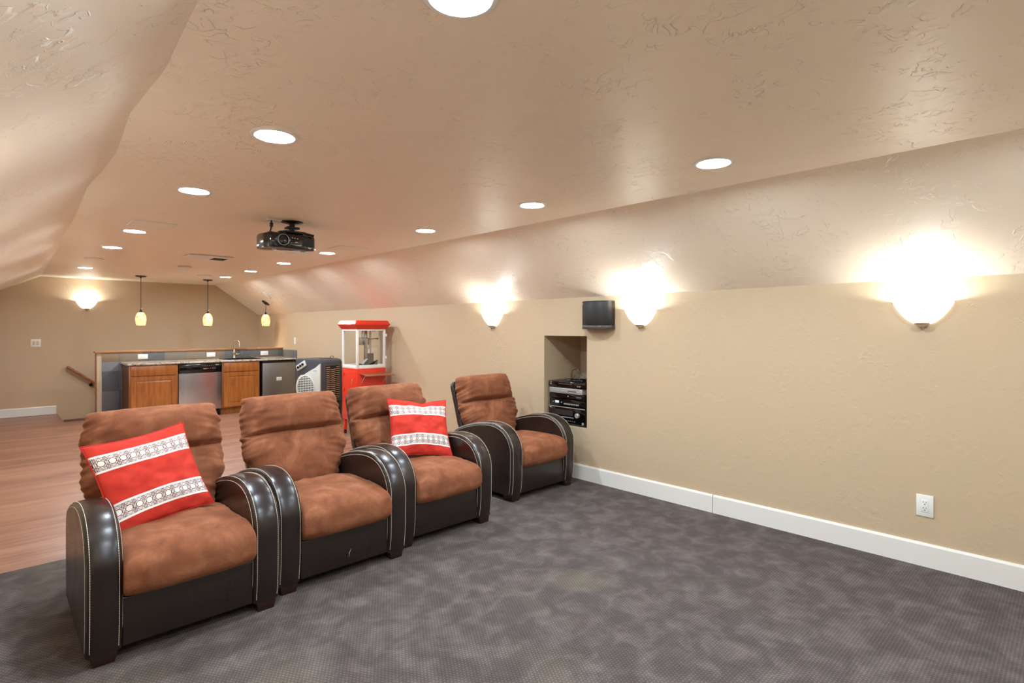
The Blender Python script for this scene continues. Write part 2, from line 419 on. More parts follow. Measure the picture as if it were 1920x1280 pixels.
# ---------------------------------------------------------------- mesh helpers
class MB:
    def __init__(s): s.bm = bmesh.new()
    def box(s, lo, hi, bev=0.0, seg=2, mat=None):
        lo = Vector(lo); hi = Vector(hi)
        r = bmesh.ops.create_cube(s.bm, size=1.0)
        vs = r['verts']
        c = (lo + hi) / 2; d = hi - lo
        for v in vs: v.co = Vector((v.co.x * d.x, v.co.y * d.y, v.co.z * d.z)) + c
        if mat is not None:
            for v in vs: v.co = mat @ v.co
        if bev > 0:
            es = list({e for v in vs for e in v.link_edges})
            bmesh.ops.bevel(s.bm, geom=es, offset=bev, segments=seg, affect='EDGES', profile=0.5)
        return s
    def poly(s, pts, flip=False):
        vs = [s.bm.verts.new(p) for p in pts]
        if flip: vs.reverse()
        s.bm.faces.new(vs)
        return s
    def prism(s, prof, axis, a, b, bev=0.0):
        """prof: 2D points; extruded along axis from a to b. axis X: (y,z), Y: (x,z), Z: (x,y)"""
        def mk(p, t):
            return {'X': (t, p[0], p[1]), 'Y': (p[0], t, p[1]), 'Z': (p[0], p[1], t)}[axis]
        A = [s.bm.verts.new(mk(p, a)) for p in prof]
        B = [s.bm.verts.new(mk(p, b)) for p in prof]
        n = len(prof)
        fs = [s.bm.faces.new(A), s.bm.faces.new(B[::-1])]
        for i in range(n):
            fs.append(s.bm.faces.new((A[i], B[i], B[(i + 1) % n], A[(i + 1) % n])))
        bmesh.ops.recalc_face_normals(s.bm, faces=fs)
        if bev > 0:
            es = list({e for f in fs for e in f.edges})
            bmesh.ops.bevel(s.bm, geom=es, offset=bev, segments=2, affect='EDGES', profile=0.5)
        return s
    def lathe(s, prof, seg=24, c=(0, 0, 0), a0=0.0, a1=2 * PI, mat=None, axis='Z'):
        full = abs(a1 - a0 - 2 * PI) < 1e-6
        n = seg if full else seg + 1
        rings = []
        for (r, z) in prof:
            ring = []
            if r < 1e-6:
                v = Vector((0, 0, z)); ring = [v]
            else:
                for i in range(n):
                    t = a0 + (a1 - a0) * i / seg
                    ring.append(Vector((r * math.cos(t), r * math.sin(t), z)))
            out = []
            for p in ring:
                if axis == 'Y': p = Vector((p.x, -p.z, p.y))
                if axis == 'X': p = Vector((-p.z, p.x, p.y))
                if mat is not None: p = mat @ p
                out.append(s.bm.verts.new(p + Vector(c)))
            rings.append(out)
        fs = []
        for A, B in zip(rings, rings[1:]):
            m = n if full else n - 1
            for i in range(m):
                j = (i + 1) % n
                if len(A) == 1 and len(B) == 1: continue
                if len(A) == 1: f = (A[0], B[i], B[j])
                elif len(B) == 1: f = (A[i], B[0], A[j])
                else: f = (A[i], B[i], B[j], A[j])
                try: fs.append(s.bm.faces.new(f))
                except ValueError: pass
        return s
    def tube(s, pts, r, seg=8, caps=True, closed=False):
        pts = [Vector(p) for p in pts]
        rings = []
        up = None
        n = len(pts)
        for i, p in enumerate(pts):
            if closed: t = pts[(i + 1) % n] - pts[i - 1]
            else: t = pts[min(i + 1, n - 1)] - pts[max(i - 1, 0)]
            t.normalize()
            if up is None:
                up = Vector((0, 0, 1)) if abs(t.z) < 0.9 else Vector((1, 0, 0))
            sd = t.cross(up)
            if sd.length < 1e-5: sd = t.cross(Vector((0, 1, 0)))
            sd.normalize(); up = sd.cross(t).normalized()
            rr = r[i] if isinstance(r, (list, tuple)) else r
            rings.append([s.bm.verts.new(p + sd * rr * math.cos(2 * PI * k / seg) + up * rr * math.sin(2 * PI * k / seg)) for k in range(seg)])
        m = n if closed else n - 1
        for i in range(m):
            A, B = rings[i], rings[(i + 1) % n]
            for k in range(seg):
                s.bm.faces.new((A[k], A[(k + 1) % seg], B[(k + 1) % seg], B[k]))
        if caps and not closed:
            s.bm.faces.new(rings[0][::-1]); s.bm.faces.new(rings[-1])
        return s
    def cyl(s, p0, p1, r, seg=16): return s.tube([p0, p1], r, seg)
    def ball(s, c, r, seg=16):
        rr = bmesh.ops.create_uvsphere(s.bm, u_segments=seg, v_segments=seg // 2, radius=1)
        sx = r if isinstance(r, (tuple, list)) else (r, r, r)
        for v in rr['verts']: v.co = Vector((v.co.x * sx[0], v.co.y * sx[1], v.co.z * sx[2])) + Vector(c)
        return s
    def grid(s, rows):
        """rows: list of lists of points; builds an open quad grid"""
        V = [[s.bm.verts.new(p) for p in r] for r in rows]
        for i in range(len(V) - 1):
            for j in range(len(V[0]) - 1):
                s.bm.faces.new((V[i][j], V[i][j + 1], V[i + 1][j + 1], V[i + 1][j]))
        return V
    def build(s, name, mat, parent=None, smooth=True, angle=35, recalc=True):
        if recalc: bmesh.ops.recalc_face_normals(s.bm, faces=s.bm.faces[:])
        me = bpy.data.meshes.new(name)
        s.bm.to_mesh(me); s.bm.free()
        me.materials.append(MT[mat] if isinstance(mat, str) else mat)
        if smooth:
            for p in me.polygons: p.use_smooth = len(p.vertices) < 40
            try: me.set_sharp_from_angle(angle=math.radians(angle))
            except Exception: pass
        o = bpy.data.objects.new(name, me)
        COL.objects.link(o)
        if parent is not None: o.parent = parent
        return o

def thing(name, label, cat, loc=(0, 0, 0), rotz=0.0, group=None):
    o = bpy.data.objects.new(name, None)
    o.empty_display_size = 0.1
    COL.objects.link(o)
    o.location = loc
    o.rotation_euler = (0, 0, rotz)
    o['label'] = label; o['category'] = cat
    if group: o['group'] = group
    return o

def tag(o, label, cat, group=None):
    o['label'] = label; o['category'] = cat
    if group: o['group'] = group
    return o

def struct(o, label=None):
    o['kind'] = 'structure'
    if label: o['label'] = label
    return o

def dup(root, loc=None, rotz=None, label=None, group=None):
    def cp(o, par):
        c = o.copy(); COL.objects.link(c)
        if par is not None: c.parent = par
        for ch in list(o.children): cp(ch, c)
        return c
    r = cp(root, None)
    if loc is not None: r.location = loc
    if rotz is not None: r.rotation_euler = (0, 0, rotz)
    if label: r['label'] = label
    if group: r['group'] = group
    return r

def n3(x, y, z): return noise.noise(Vector((x, y, z)))

# ---------------------------------------------------------------- room shell
T = 0.12
HX0, HY0 = 0.815, 10.72      # stair opening corner
m = MB(); m.box((XL - T, YF - T, -0.2), (XW + 0.75, 4.29, 0))
struct(m.build('floor', 'carpet', smooth=False), 'charcoal grey patterned loop carpet')
m = MB()
m.box((XL - T, 4.29, -0.2), (HX0, YB, -0.004))
m.box((HX0, 4.29, -0.2), (XW, HY0, -0.004))
struct(m.build('floor_wood', 'wood_floor', smooth=False), 'reddish brown wood plank floor behind the seats')
m = MB()
m.box((HX0, HY0 - 0.035, -0.03), (XW, HY0 + 0.02, 0.022), 0.006)
o = m.build('trim_1', 'maple_side'); struct(o, 'stair nosing board at the floor edge')
# stairs going down towards +X inside the opening
m = MB()
for k in range(8):
    x0 = HX0 + 0.26 * k
    z = -0.19 * (k + 1)
    m.box((x0, HY0 + 0.02, z - 0.25), (x0 + 0.30, YB, z))
struct(m.build('trim_2', 'wood_floor', smooth=False), 'stair treads going down beside the back wall')
m = MB()
m.box((HX0 - 0.02, HY0 - 0.05, -1.9), (XW + 0.1, HY0 + 0.005, -0.2))
m.box((HX0 - 0.06, HY0 - 0.05, -1.9), (HX0 - 0.02, YB, -0.2))
m.box((HX0 - 0.06, HY0 - 0.05, -2.0), (XW + 0.1, YB, -1.9))
struct(m.build('wall_stairwell', 'wall', smooth=False))
# back wall
m = MB(); m.box((XL - 0.3, YB, -2.0), (XW + T, YB + T, ZC + 0.3))
struct(m.build('wall_back', 'wall', smooth=False), 'tan painted back wall')
m = MB(); m.box((XL - 0.3, YF - T, -0.2), (XW + T, YF, ZC + 0.3))
struct(m.build('wall_front', 'wall', smooth=False))
m = MB(); m.box((XL - T, YF, -0.2), (XL, YB, ZK + 0.15))
struct(m.build('wall_left', 'wall', smooth=False))
# right wall with the equipment niche (hole NY0..NY1, NZ0..NZ1)
NY0, NY1, NZ0, NZ1, ND = 3.176, 3.715, 0.475, 1.336, 0.57
m = MB()
m.box((XW, YF, -2.0), (XW + T, NY0, ZK + 0.02))
m.box((XW, NY1, -2.0), (XW + T, YB, ZK + 0.02))
m.box((XW, NY0, -2.0), (XW + T, NY1, NZ0))
m.box((XW, NY0, NZ1), (XW + T, NY1, ZK + 0.02))
struct(m.build('wall_right', 'wall', smooth=False), 'tan painted knee wall with equipment niche')
m = MB(); e = 0.03
X1 = XW + T
m.box((X1, NY0 - e, NZ0 - e), (XW + ND, NY0, NZ1 + e)); m.box((X1, NY1, NZ0 - e), (XW + ND, NY1 + e, NZ1 + e))
m.box((X1, NY0, NZ0 - e), (XW + ND, NY1, NZ0)); m.box((X1, NY0, NZ1), (XW + ND, NY1, NZ1 + e))
m.box((XW + ND, NY0 - e, NZ0 - e), (XW + ND + e, NY1 + e, NZ1 + e))
struct(m.build('wall_niche', 'wall', smooth=False), 'inside faces of the equipment niche')

# ceiling: flat part and two slopes, left crease slightly wavy
lc = [(YF, 0.36), (0, 0.37), (1.6, 0.395), (2.1, 0.42), (2.6, 0.405), (3.3, 0.45), (4.2, 0.43), (5.4, 0.475), (6.6, 0.49), (7.8, 0.535), (9.2, 0.55), (10.5, 0.58), (YB, 0.597)]
def crease_x(y):
    for (y0, x0), (y1, x1) in zip(lc, lc[1:]):
        if y <= y1: return x0 + (x1 - x0) * (y - y0) / (y1 - y0)
    return lc[-1][1]
NY = 120
ys = [YF + (YB - YF) * i / NY for i in range(NY + 1)]
m = MB()
rows = []
for y in ys:
    cx = crease_x(y) + 0.006 * n3(0, y * 3.1, 2.0)
    rr = XCR + 0.006 * n3(5, y * 2.3, 7.0)
    rows.append([(cx, y, ZC)] + [(cx + (rr - cx) * k / 6, y, ZC) for k in range(1, 7)])
m.grid(rows)
o = m.build('ceiling', 'ceil', smooth=False); struct(o, 'flat trowelled ceiling with recessed lamps')
sol = o.modifiers.new('thick', 'SOLIDIFY'); sol.thickness = 0.0
o.modifiers.remove(sol)
m = MB(); rows2 = []
for r in rows:
    p = r[-1]
    xe = XW + 0.005
    rows2.append([(p[0] + (xe - p[0]) * k / 3, p[1], ZC + (ZK - ZC) * k / 3) for k in range(4)])
m.grid(rows2)
struct(m.build('ceiling_slope_right', 'ceil', smooth=False), 'sloped ceiling above the knee wall')
m = MB(); rows3 = []
for r in rows:
    p = r[0]
    t = [0, 0.06, 0.14, 0.3, 0.6, 1.0]
    rows3.append([(p[0] + (XL - 0.02 - p[0]) * k, p[1], ZC + (1.735 - ZC) * (k ** 1.02)) for k in t])
m.grid(rows3)
struct(m.build('ceiling_slope_left', 'ceil', smooth=True, angle=60), 'sloped ceiling on the left side')
# ceiling backing slab keeps the outside out
m = MB(); m.box((XL - 0.5, YF - T, ZC + 0.12), (XW + 0.5, YB + T, ZC + 0.2))
struct(m.build('ceiling_deck', 'offwhite', smooth=False))

# half wall behind the bar
HWY = 10.44
m = MB(); m.box((1.19, HWY, -0.004), (XW, HWY + 0.14, 1.035))
struct(m.build('wall_half', 'wall', smooth=False), 'half wall guarding the stairs')
m = MB(); m.box((1.165, HWY - 0.03, 1.035), (XW, HWY + 0.17, 1.058), 0.004)
struct(m.build('trim_3', 'oak_trim'), 'oak cap on the half wall')
m = MB(); m.box((1.18, HWY, 0), (1.19, HWY + 0.14, 1.035), 0.002)
struct(m.build('trim_4', 'rail_wood'))
m = MB(); m.box((1.25, HWY - 0.012, 0), (1.497, HWY, 0.90), 0.001)
tag(m.build('slate_wall_tiles', 'slate_dark'), 'dark slate tiles on the half wall left of the bar cabinet', 'tiles')
m = MB(); m.box((1.25, HWY - 0.014, 0.90), (XW, HWY, 1.033), 0.001)
m.box((XW - 0.014, 9.77, 0.885), (XW, HWY - 0.014, 1.02), 0.001)
tag(m.build('slate_backsplash', 'slate_splash'), 'strip of mottled slate tiles above the granite counter', 'backsplash')

# baseboards
def baseboard(name, a, b, x=None, y=None, lab=None):
    m = MB(); h = 0.137; t = 0.016
    if x is not None:
        m.prism([(x, 0), (x - t, 0), (x - t, h - 0.012), (x - t + 0.006, h), (x, h)], 'Y', a, b)
    else:
        m.prism([(y, 0), (y - t, 0), (y - t, h - 0.012), (y - t + 0.006, h), (y, h)], 'X', a, b)
    return struct(m.build(name, 'white', smooth=False), lab)
baseboard('baseboard_right', YF, 1.948, x=XW, lab='white baseboard on the knee wall, near length')
baseboard('baseboard_right_far', 1.954, 6.4, x=XW, lab='white baseboard on the knee wall, far length')
baseboard('baseboard_back', XL, 0.80, y=YB, lab='white baseboard on the back wall')

# ---------------------------------------------------------------- recessed lamps
def can(x, y, label, r=0.078):
    t = thing('recessed_ceiling_lamp', label, 'ceiling light', (x, y, ZC), 0, 'recessed ceiling lamps')
    m = MB()
    m.lathe([(r + 0.022, 0.001), (r + 0.021, -0.004), (r + 0.006, -0.007), (r, -0.004), (r - 0.004, -0.001)], 40)
    m.build('trim_ring', 'white_plastic', t)
    m = MB(); m.lathe([(r, -0.0025), (0, -0.0025)], 40)
    m.build('lens', 'lens', t)
    return t
c0 = can(0.878, 1.11, 'largest round recessed ceiling lamp at the top edge of the photo')
cans = [
    (0.916, 2.482, 'round recessed lamp, second nearest in the left row'),
    (0.918, 3.81, 'round recessed lamp in left row, nearer than the square white ceiling panel'),
    (0.92, 5.74, 'round recessed lamp touching the corner of the left square ceiling panel'),
    (0.93, 7.03, 'round recessed lamp in left row, just beyond the left square panel'),
    (0.97, 9.64, 'far round recessed lamp nearest the back wall in the left row'),
    (2.704, 1.319, 'nearest round recessed lamp of the right row, above the large wall sconce'),
    (2.715, 2.634, 'second round recessed lamp of the right row'),
    (2.745, 3.957, 'third round recessed lamp of the right row, right of the projector'),
    (2.752, 5.884, 'round recessed lamp at the corner of the right square ceiling panel'),
    (2.765, 7.178, 'round recessed lamp seen just below the projector'),
    (2.790, 8.505, 'round recessed lamp in right row, second from the pendants'),
    (2.805, 9.744, 'farthest round recessed lamp of the right row, beside the middle pendant'),
]
for x, y, l in cans:
    dup(c0, (x, y, ZC), 0, l)
for x, y, l in ((0.9, -0.25, 'left'), (2.70, -0.05, 'right')):  # unseen extra lamps, added to light the near end
    dup(c0, (x, y, ZC), 0, 'unseen round recessed lamp added to the %s row behind the viewpoint' % l)

# ---------------------------------------------------------------- other ceiling items
def square_panel(x, y, s, label):
    t = thing('ceiling_speaker', label, 'speaker', (x, y, ZC), 0, 'square in-ceiling speakers')
    m = MB()
    a = s / 2
    for lo, hi in (((-a, -a), (a, -a + 0.012)), ((-a, a - 0.012), (a, a)), ((-a, -a + 0.012), (-a + 0.012, a - 0.012)), ((a - 0.012, -a + 0.012), (a, a - 0.012))):
        m.box((lo[0], lo[1], -0.006), (hi[0], hi[1], 0.0), 0.001)
    m.build('frame', 'white_plastic', t)
    m = MB(); m.box((-a + 0.012, -a + 0.012, -0.005), (a - 0.012, a - 0.012, 0.0))
    m.build('grille', 'grille', t)
    return t
sp = square_panel(0.965, 5.28, 0.30, 'square white in-ceiling speaker beside the left row of lamps')
dup(sp, (2.745, 5.39, ZC), 0, 'square in-ceiling speaker right of the projector')
def round_spk(x, y, label, r=0.10, tilt=None, z=ZC):
    t = thing('round_ceiling_speaker', label, 'speaker', (x, y, z), 0, 'round in-ceiling speakers')
    m = MB(); m.lathe([(r, 0.001), (r - 0.002, -0.005), (r - 0.012, -0.006)], 36); m.build('rim', 'offwhite', t)
    m = MB(); m.lathe([(r - 0.012, -0.005), (0, -0.006)], 36); m.build('grille', 'grille', t)
    if tilt: t.rotation_euler = (0, tilt, 0)
    return t
SL = math.atan2(ZC - ZK, XW - XCR)
def slope_z(x): return ZC + (x - XCR) / (XW - XCR) * (ZK - ZC)
rs = round_spk(0.918, 8.30, 'round eyeball fitting in ceiling between left row lamps')
dup(rs, (2.48, 9.70, ZC), 0, 'round in-ceiling speaker beside the middle pendant canopy')
r3 = dup(rs, (3.56, 10.05, slope_z(3.56)), 0, 'round speaker on the sloped ceiling right of the third pendant')
r3.rotation_euler = (0, SL, 0)
# exhaust fan
t = thing('ceiling_exhaust_fan', 'white rectangular ceiling exhaust fan with a square dark vent', 'exhaust fan', (1.88, 7.16, ZC))
m = MB(); m.box((-0.24, -0.15, -0.022), (0.24, 0.15, 0), 0.014, 3); m.build('housing', 'white_plastic', t)
m = MB()
for k in range(9):
    yy = -0.09 + k * 0.0225
    m.box((0.03, yy - 0.004, -0.026), (0.18, yy + 0.004, -0.0225))
m.build('louvre', 'bronze', t)
m = MB(); m.box((-0.20, -0.09, -0.026), (-0.01, 0.09, -0.0215), 0.003); m.build('lamp_cover', 'white_plastic', t)
# smoke detector
t = thing('smoke_detector', 'small round white smoke detector on the ceiling beyond the exhaust fan', 'smoke detector', (1.93, 8.5, ZC))
m = MB(); m.lathe([(0.075, 0), (0.075, -0.012), (0.066, -0.030), (0.05, -0.038), (0, -0.040)], 32); m.build('body', 'white_plastic', t)
m = MB(); m.lathe([(0.077, -0.001), (0.082, -0.006), (0.080, -0.012), (0.074, -0.012)], 32); m.build('base_ring', 'offwhite', t)

# projector on its mount
t = thing('ceiling_projector', 'black video projector with round lens hanging from a ceiling mount', 'projector', (1.737, 4.44, ZC), 0)
m = MB(); m.lathe([(0.085, 0), (0.085, -0.006), (0.05, -0.016), (0.022, -0.02), (0, -0.02)], 32, c=(0.02, -0.05, 0)); m.build('mount_plate', 'dark', t)
m = MB(); m.cyl((0.02, -0.05, -0.018), (0.02, -0.05, -0.085), 0.022, 16)
m.box((-0.03, -0.085, -0.060), (0.07, -0.015, -0.042), 0.004)
m.box((-0.06, -0.13, -0.098), (0.10, 0.06, -0.082), 0.006)
for sx in (-1, 1):
    for sy in (-1, 1):
        m.tube([(0.02 + sx * 0.06, -0.04 + sy * 0.06, -0.088), (0.02 + sx * 0.14, -0.04 + sy * 0.10, -0.108)], 0.010, 8)
m.build('mount_arm', 'dark', t)
m = MB()
prof = [(-0.205, -0.06), (-0.175, -0.115), (-0.10, -0.132), (0.10, -0.132), (0.175, -0.115), (0.205, -0.06), (0.205, 0.10), (0.17, 0.14), (-0.17, 0.14), (-0.205, 0.10)]
m.prism(prof, 'Z', -0.225, -0.108, 0.014)
m.build('body', 'black_gloss', t)
m = MB(); m.prism([(-0.17, -0.09), (0.17, -0.09), (0.19, 0.11), (-0.19, 0.11)], 'Z', -0.112, -0.10, 0.004); m.build('top_cover', 'dark', t)
m = MB(); m.lathe([(0.058, 0.0), (0.058, 0.018), (0.052, 0.024), (0.046, 0.016), (0.044, 0.004)], 32, c=(-0.085, -0.126, -0.163), axis='Y'); 
lb = m.build('lens_barrel', 'dark', t)
m = MB(); m.lathe([(0.0455, 0.020), (0.0430, 0.026), (0.0395, 0.022)], 32, c=(-0.085, -0.126, -0.163), axis='Y'); m.build('lens_ring', 'silver', t)
m = MB(); m.lathe([(0.040, 0.014), (0.025, 0.020), (0, 0.023)], 32, c=(-0.085, -0.126, -0.163), axis='Y'); m.build('lens_glass', 'black_gloss', t)
m = MB(); m.box((0.065, -0.134, -0.200), (0.165, -0.122, -0.130), 0.006); m.build('air_vent', 'dark_rec', t)
m = MB()
for px, pz, w_ in ((-0.012, -0.140, 0.007), (0.008, -0.142, 0.010), (0.030, -0.143, 0.011), (0.022, -0.172, 0.018)):
    m.box((px - w_ / 2, -0.134, pz - 0.0028), (px + w_ / 2, -0.131, pz + 0.0028))
m.build('marking', 'silver', t)
for x_ in (-0.115, 0.115):
    m = MB(); m.box((x_ - 0.015, -0.05, -0.232), (x_ + 0.015, -0.02, -0.224), 0.003); m.build('foot', 'silver', t)
m = MB(); m.box((-0.17, -0.06, -0.0), (-0.05, 0.02, -0.004), 0.0015); pl = m.build('cable_plate', 'white_plastic', t)
m = MB(); m.tube([(-0.135, -0.03, -0.004), (-0.135, -0.03, -0.05), (-0.14, -0.02, -0.09), (-0.14, 0.0, -0.115)], 0.006, 8)
m.box((-0.146, -0.041, -0.055), (-0.124, -0.019, -0.022), 0.003); m.build('cable', 'dark', t)

# ---------------------------------------------------------------- sconces
def sconce(label):
    """quarter-bowl wall lamp; local: wall plane y=0, bowl toward -y, origin at rim height"""
    t = thing('wall_sconce', label, 'wall lamp', (0, 0, 0), 0, 'frosted glass wall sconces')
    prof = [(0.150, 0.0), (0.143, -0.018), (0.128, -0.045), (0.108, -0.075), (0.084, -0.103), (0.058, -0.124), (0.034, -0.134)]
    m = MB()
    def ring(off):
        rows = []
        for (r, z) in prof:
            row = []
            for i in range(33):
                a = PI + PI * i / 32
                rr = max(r - off, 0.001)
                row.append((rr * math.cos(a), 0.80 * rr * math.sin(a) - 0.002, z))
            rows.append(row)
        return rows
    A = m.grid(ring(0.0)); B = m.grid(ring(0.005))
    for j in range(32):
        m.bm.faces.new((A[0][j], A[0][j + 1], B[0][j + 1], B[0][j]))
    m.build('glass_bowl', 'sconce_glass', t)
    m = MB()
    fin = [(0.038, -0.128), (0.036, -0.136), (0.024, -0.146), (0.010, -0.152), (0.008, -0.160), (0, -0.164)]
    m.lathe(fin, 20, c=(0, -0.03, 0)); m.build('finial', 'nickel', t)
    m = MB(); m.box((-0.055, -0.012, -0.10), (0.055, -0.001, 0.0), 0.003)
    m.cyl((0, -0.012, -0.07), (0, -0.080, -0.07), 0.010); m.cyl((0, -0.080, -0.075), (0, -0.080, -0.058), 0.014)
    m.build('back_plate', 'white_plastic', t)
    m = MB(); m.ball((0, -0.080, -0.030), (0.026, 0.024, 0.026), 16); m.build('bulb', 'bulb', t)
    for sx in (-1, 1):
        m = MB(); m.ball((sx * 0.149, -0.006, -0.006), 0.0045, 8); m.build('clip', 'nickel', t)
        m = MB(); m.tube([(sx * 0.040, -0.001, -0.006), (sx * 0.040, -0.020, 0.006), (sx * 0.040, -0.03, 0.002)], 0.003, 6); m.build('prong', 'nickel', t)
    return t
s0 = sconce('large glowing wall sconce at the right, above the electrical outlet')
s0.location = (XW, 0.655, 1.565); s0.rotation_euler = (0, 0, -PI / 2)
dup(s0, (XW, 2.59, 1.565), -PI / 2, 'glowing wall sconce beside the black wall speaker')
dup(s0, (XW, 4.47, 1.565), -PI / 2, 'glowing wall sconce above the farthest recliner')
dup(s0, (1.20, YB, 1.88), 0, 'glowing sconce on the back wall above the stairs')
dup(s0, (2.75, YB, 0.36), 0, 'glowing sconce down in the stairwell, hidden by the half wall')
for k, y in enumerate((-0.9, 0.655, 2.59, 4.47, 6.4, 8.7)):  # unseen left wall sconces, added for upward light and bounce
    dup(s0, (XL, y, 1.55), PI / 2, 'unseen wall sconce added on the left knee wall for light, ' + ('nearest the screen', 'beside the viewpoint', 'level with the nearest recliner', 'just past the carpet edge', 'level with the popcorn cart', 'nearest the stairs')[k])
dup(s0, (XW, -0.9, 1.565), -PI / 2, 'unseen wall sconce added on the right knee wall behind the viewpoint')  # one more unseen sconce, added to lift the room light
t = thing('bounce_projection_screen', 'large unseen projection screen added behind the viewpoint to bounce light', 'projection screen', (1.85, YF, 0.55))  # unseen white surface, added to bounce light back into the room
m = MB(); m.box((-1.35, 0.0, 0), (1.35, 0.04, 1.5), 0.004); m.build('frame', 'dark', t)
m = MB(); m.box((-1.31, 0.04, 0.04), (1.31, 0.043, 1.46)); m.build('screen_surface', 'white', t)

# ---------------------------------------------------------------- pendants over the bar
def pendant(label):
    t = thing('pendant_lamp', label, 'pendant lamp', (0, 0, 0), 0, 'amber glass pendant lamps')
    m = MB(); m.lathe([(0.075, 0.002), (0.075, -0.012), (0.060, -0.018), (0.012, -0.020), (0.012, -0.034), (0, -0.034)], 28); m.build('canopy', 'bronze', t)
    return t
def pendant_low(t, drop):
    m = MB(); m.cyl((0, 0, -0.016), (0, 0, -drop), 0.0045, 8); m.build('rod', 'bronze', t)
    m = MB(); m.lathe([(0.0, 0.05), (0.010, 0.048), (0.012, 0.030), (0.022, 0.012), (0.028, -0.004), (0.024, -0.006)], 20, c=(0, 0, -drop)); m.build('socket_cap', 'bronze', t)
    m = MB(); m.lathe([(0.026, 0.0), (0.050, -0.020), (0.068, -0.055), (0.076, -0.100), (0.075, -0.145), (0.066, -0.195), (0.060, -0.215), (0.057, -0.214), (0.064, -0.190), (0.072, -0.145), (0.073, -0.10), (0.065, -0.056), (0.047, -0.022)], 28, c=(0, 0, -drop)); m.build('glass_shade', 'pendant_glass', t)
    m = MB(); m.ball((0, 0, -drop - 0.13), (0.024, 0.024, 0.03), 12); m.build('bulb', 'pendant_bulb', t)
    m = MB(); m.ball((0.012, -0.004, -drop + 0.052), (0.011, 0.011, 0.008), 8); m.build('wire_nut', 'white_plastic', t)
PX = [(1.765, 10.50), (2.745, 10.52), (3.72, 10.52)]
labs = ['amber pendant lamp over the left end of the bar counter', 'amber pendant lamp over the middle of the bar counter', 'amber pendant lamp hanging from the sloped ceiling near the corner']
for (x, y), l in zip(PX, labs):
    t = pendant(l)
    zc = ZC if x < XCR else slope_z(x)
    t.location = (x, y, zc)
    if x > XCR: t.children[0].rotation_euler = (0, SL, 0)
    pendant_low(t, zc - 1.675)

# ---------------------------------------------------------------- wall plates
def plate(name, label, cat, loc, rz, w_, h_, kind, group=None):
    t = thing(name, label, cat, loc, rz, group)
    m = MB(); m.box((-w_ / 2, -0.007, -h_ / 2), (w_ / 2, 0, h_ / 2), 0.003); m.build('cover_plate', 'white_plastic', t)
    if kind == 'duplex':
        m = MB(); m.box((-0.018, -0.010, -0.036), (0.018, -0.006, 0.036), 0.0015); s_ = m.build('receptacle', 'white_plastic', t)
        m = MB()
        for cz in (0.017, -0.017):
            for sx in (-1, 1): m.box((sx * 0.0065 - 0.0012, -0.0106, cz + 0.001), (sx * 0.0065 + 0.0012, -0.0096, cz + 0.009))
            m.box((-0.0025, -0.0106, cz - 0.010), (0.0025, -0.0096, cz - 0.005))
        m.build('socket_slot', 'slot', s_)
    elif kind == 'duplex_h':
        m = MB(); m.box((-0.036, -0.010, -0.018), (0.036, -0.006, 0.018), 0.0015); s_ = m.build('receptacle', 'white_plastic', t)
        m = MB()
        for cx in (0.018, -0.018):
            for sz in (-1, 1): m.box((cx - 0.008, -0.0106, sz * 0.006 - 0.001), (cx - 0.001, -0.0096, sz * 0.006 + 0.001))
        m.build('socket_slot', 'slot', s_)
    else:
        for sx in ((-0.023, 0.023) if kind == 'switch2' else (0,)):
            m = MB(); m.box((sx - 0.016, -0.011, -0.033), (sx + 0.016, -0.006, 0.033), 0.002); m.build('rocker', 'offwhite' if kind == 'switch2' else 'white_plastic', t)
    return t
plate('electrical_outlet', 'white electrical outlet low on the right wall', 'outlet', (XW, 0.645, 0.357), -PI / 2, 0.083, 0.128, 'duplex')
plate('light_switch', 'double white light switch on the back wall left of the stairs', 'light switch', (0.545, YB, 1.175), 0, 0.125, 0.125, 'switch2')
plate('light_switch', 'narrow white light switch on the right wall behind the bar end', 'light switch', (XW, 9.86, 1.19), -PI / 2, 0.075, 0.12, 'switch1')
for x, l in ((1.78, 'white outlet on the slate splash above the left cabinet'), (2.77, 'white outlet on the slate splash left of the faucet'), (3.66, 'white outlet on the slate splash above the small fridge')):
    plate('counter_outlet', l, 'outlet', (x, HWY - 0.0146, 0.962), 0, 0.135, 0.075, 'duplex_h', 'outlets above the bar counter')

# handrail on the back wall
t = thing('stair_handrail', 'brown wooden handrail sloping down along the back wall', 'handrail', (0.93, YB - 0.07, 0.78))
m = MB()
d = Vector((1, 0, -0.80)).normalized()
ln = 1.9
ang = math.atan2(0.80, 1)
R = Matrix.Rotation(ang, 4, 'Y')
m.box((0, -0.03, -0.022), (ln, 0.028, 0.022), 0.010, 3, mat=R)
m.build('rail', 'rail_wood', t)
for s_ in (0.42, 1.45):
    p = d * s_
    m = MB(); m.lathe([(0.028, 0), (0.026, 0.008), (0, 0.010)], 16, c=(p.x, 0.069, p.z - 0.07), axis='Y')
    m.tube([(p.x, 0.065, p.z - 0.07), (p.x, 0.02, p.z - 0.065), (p.x, 0.0, p.z - 0.045), (p.x, 0.0, p.z - 0.02)], 0.008, 8)
    m.build('bracket', 'bronze', t)

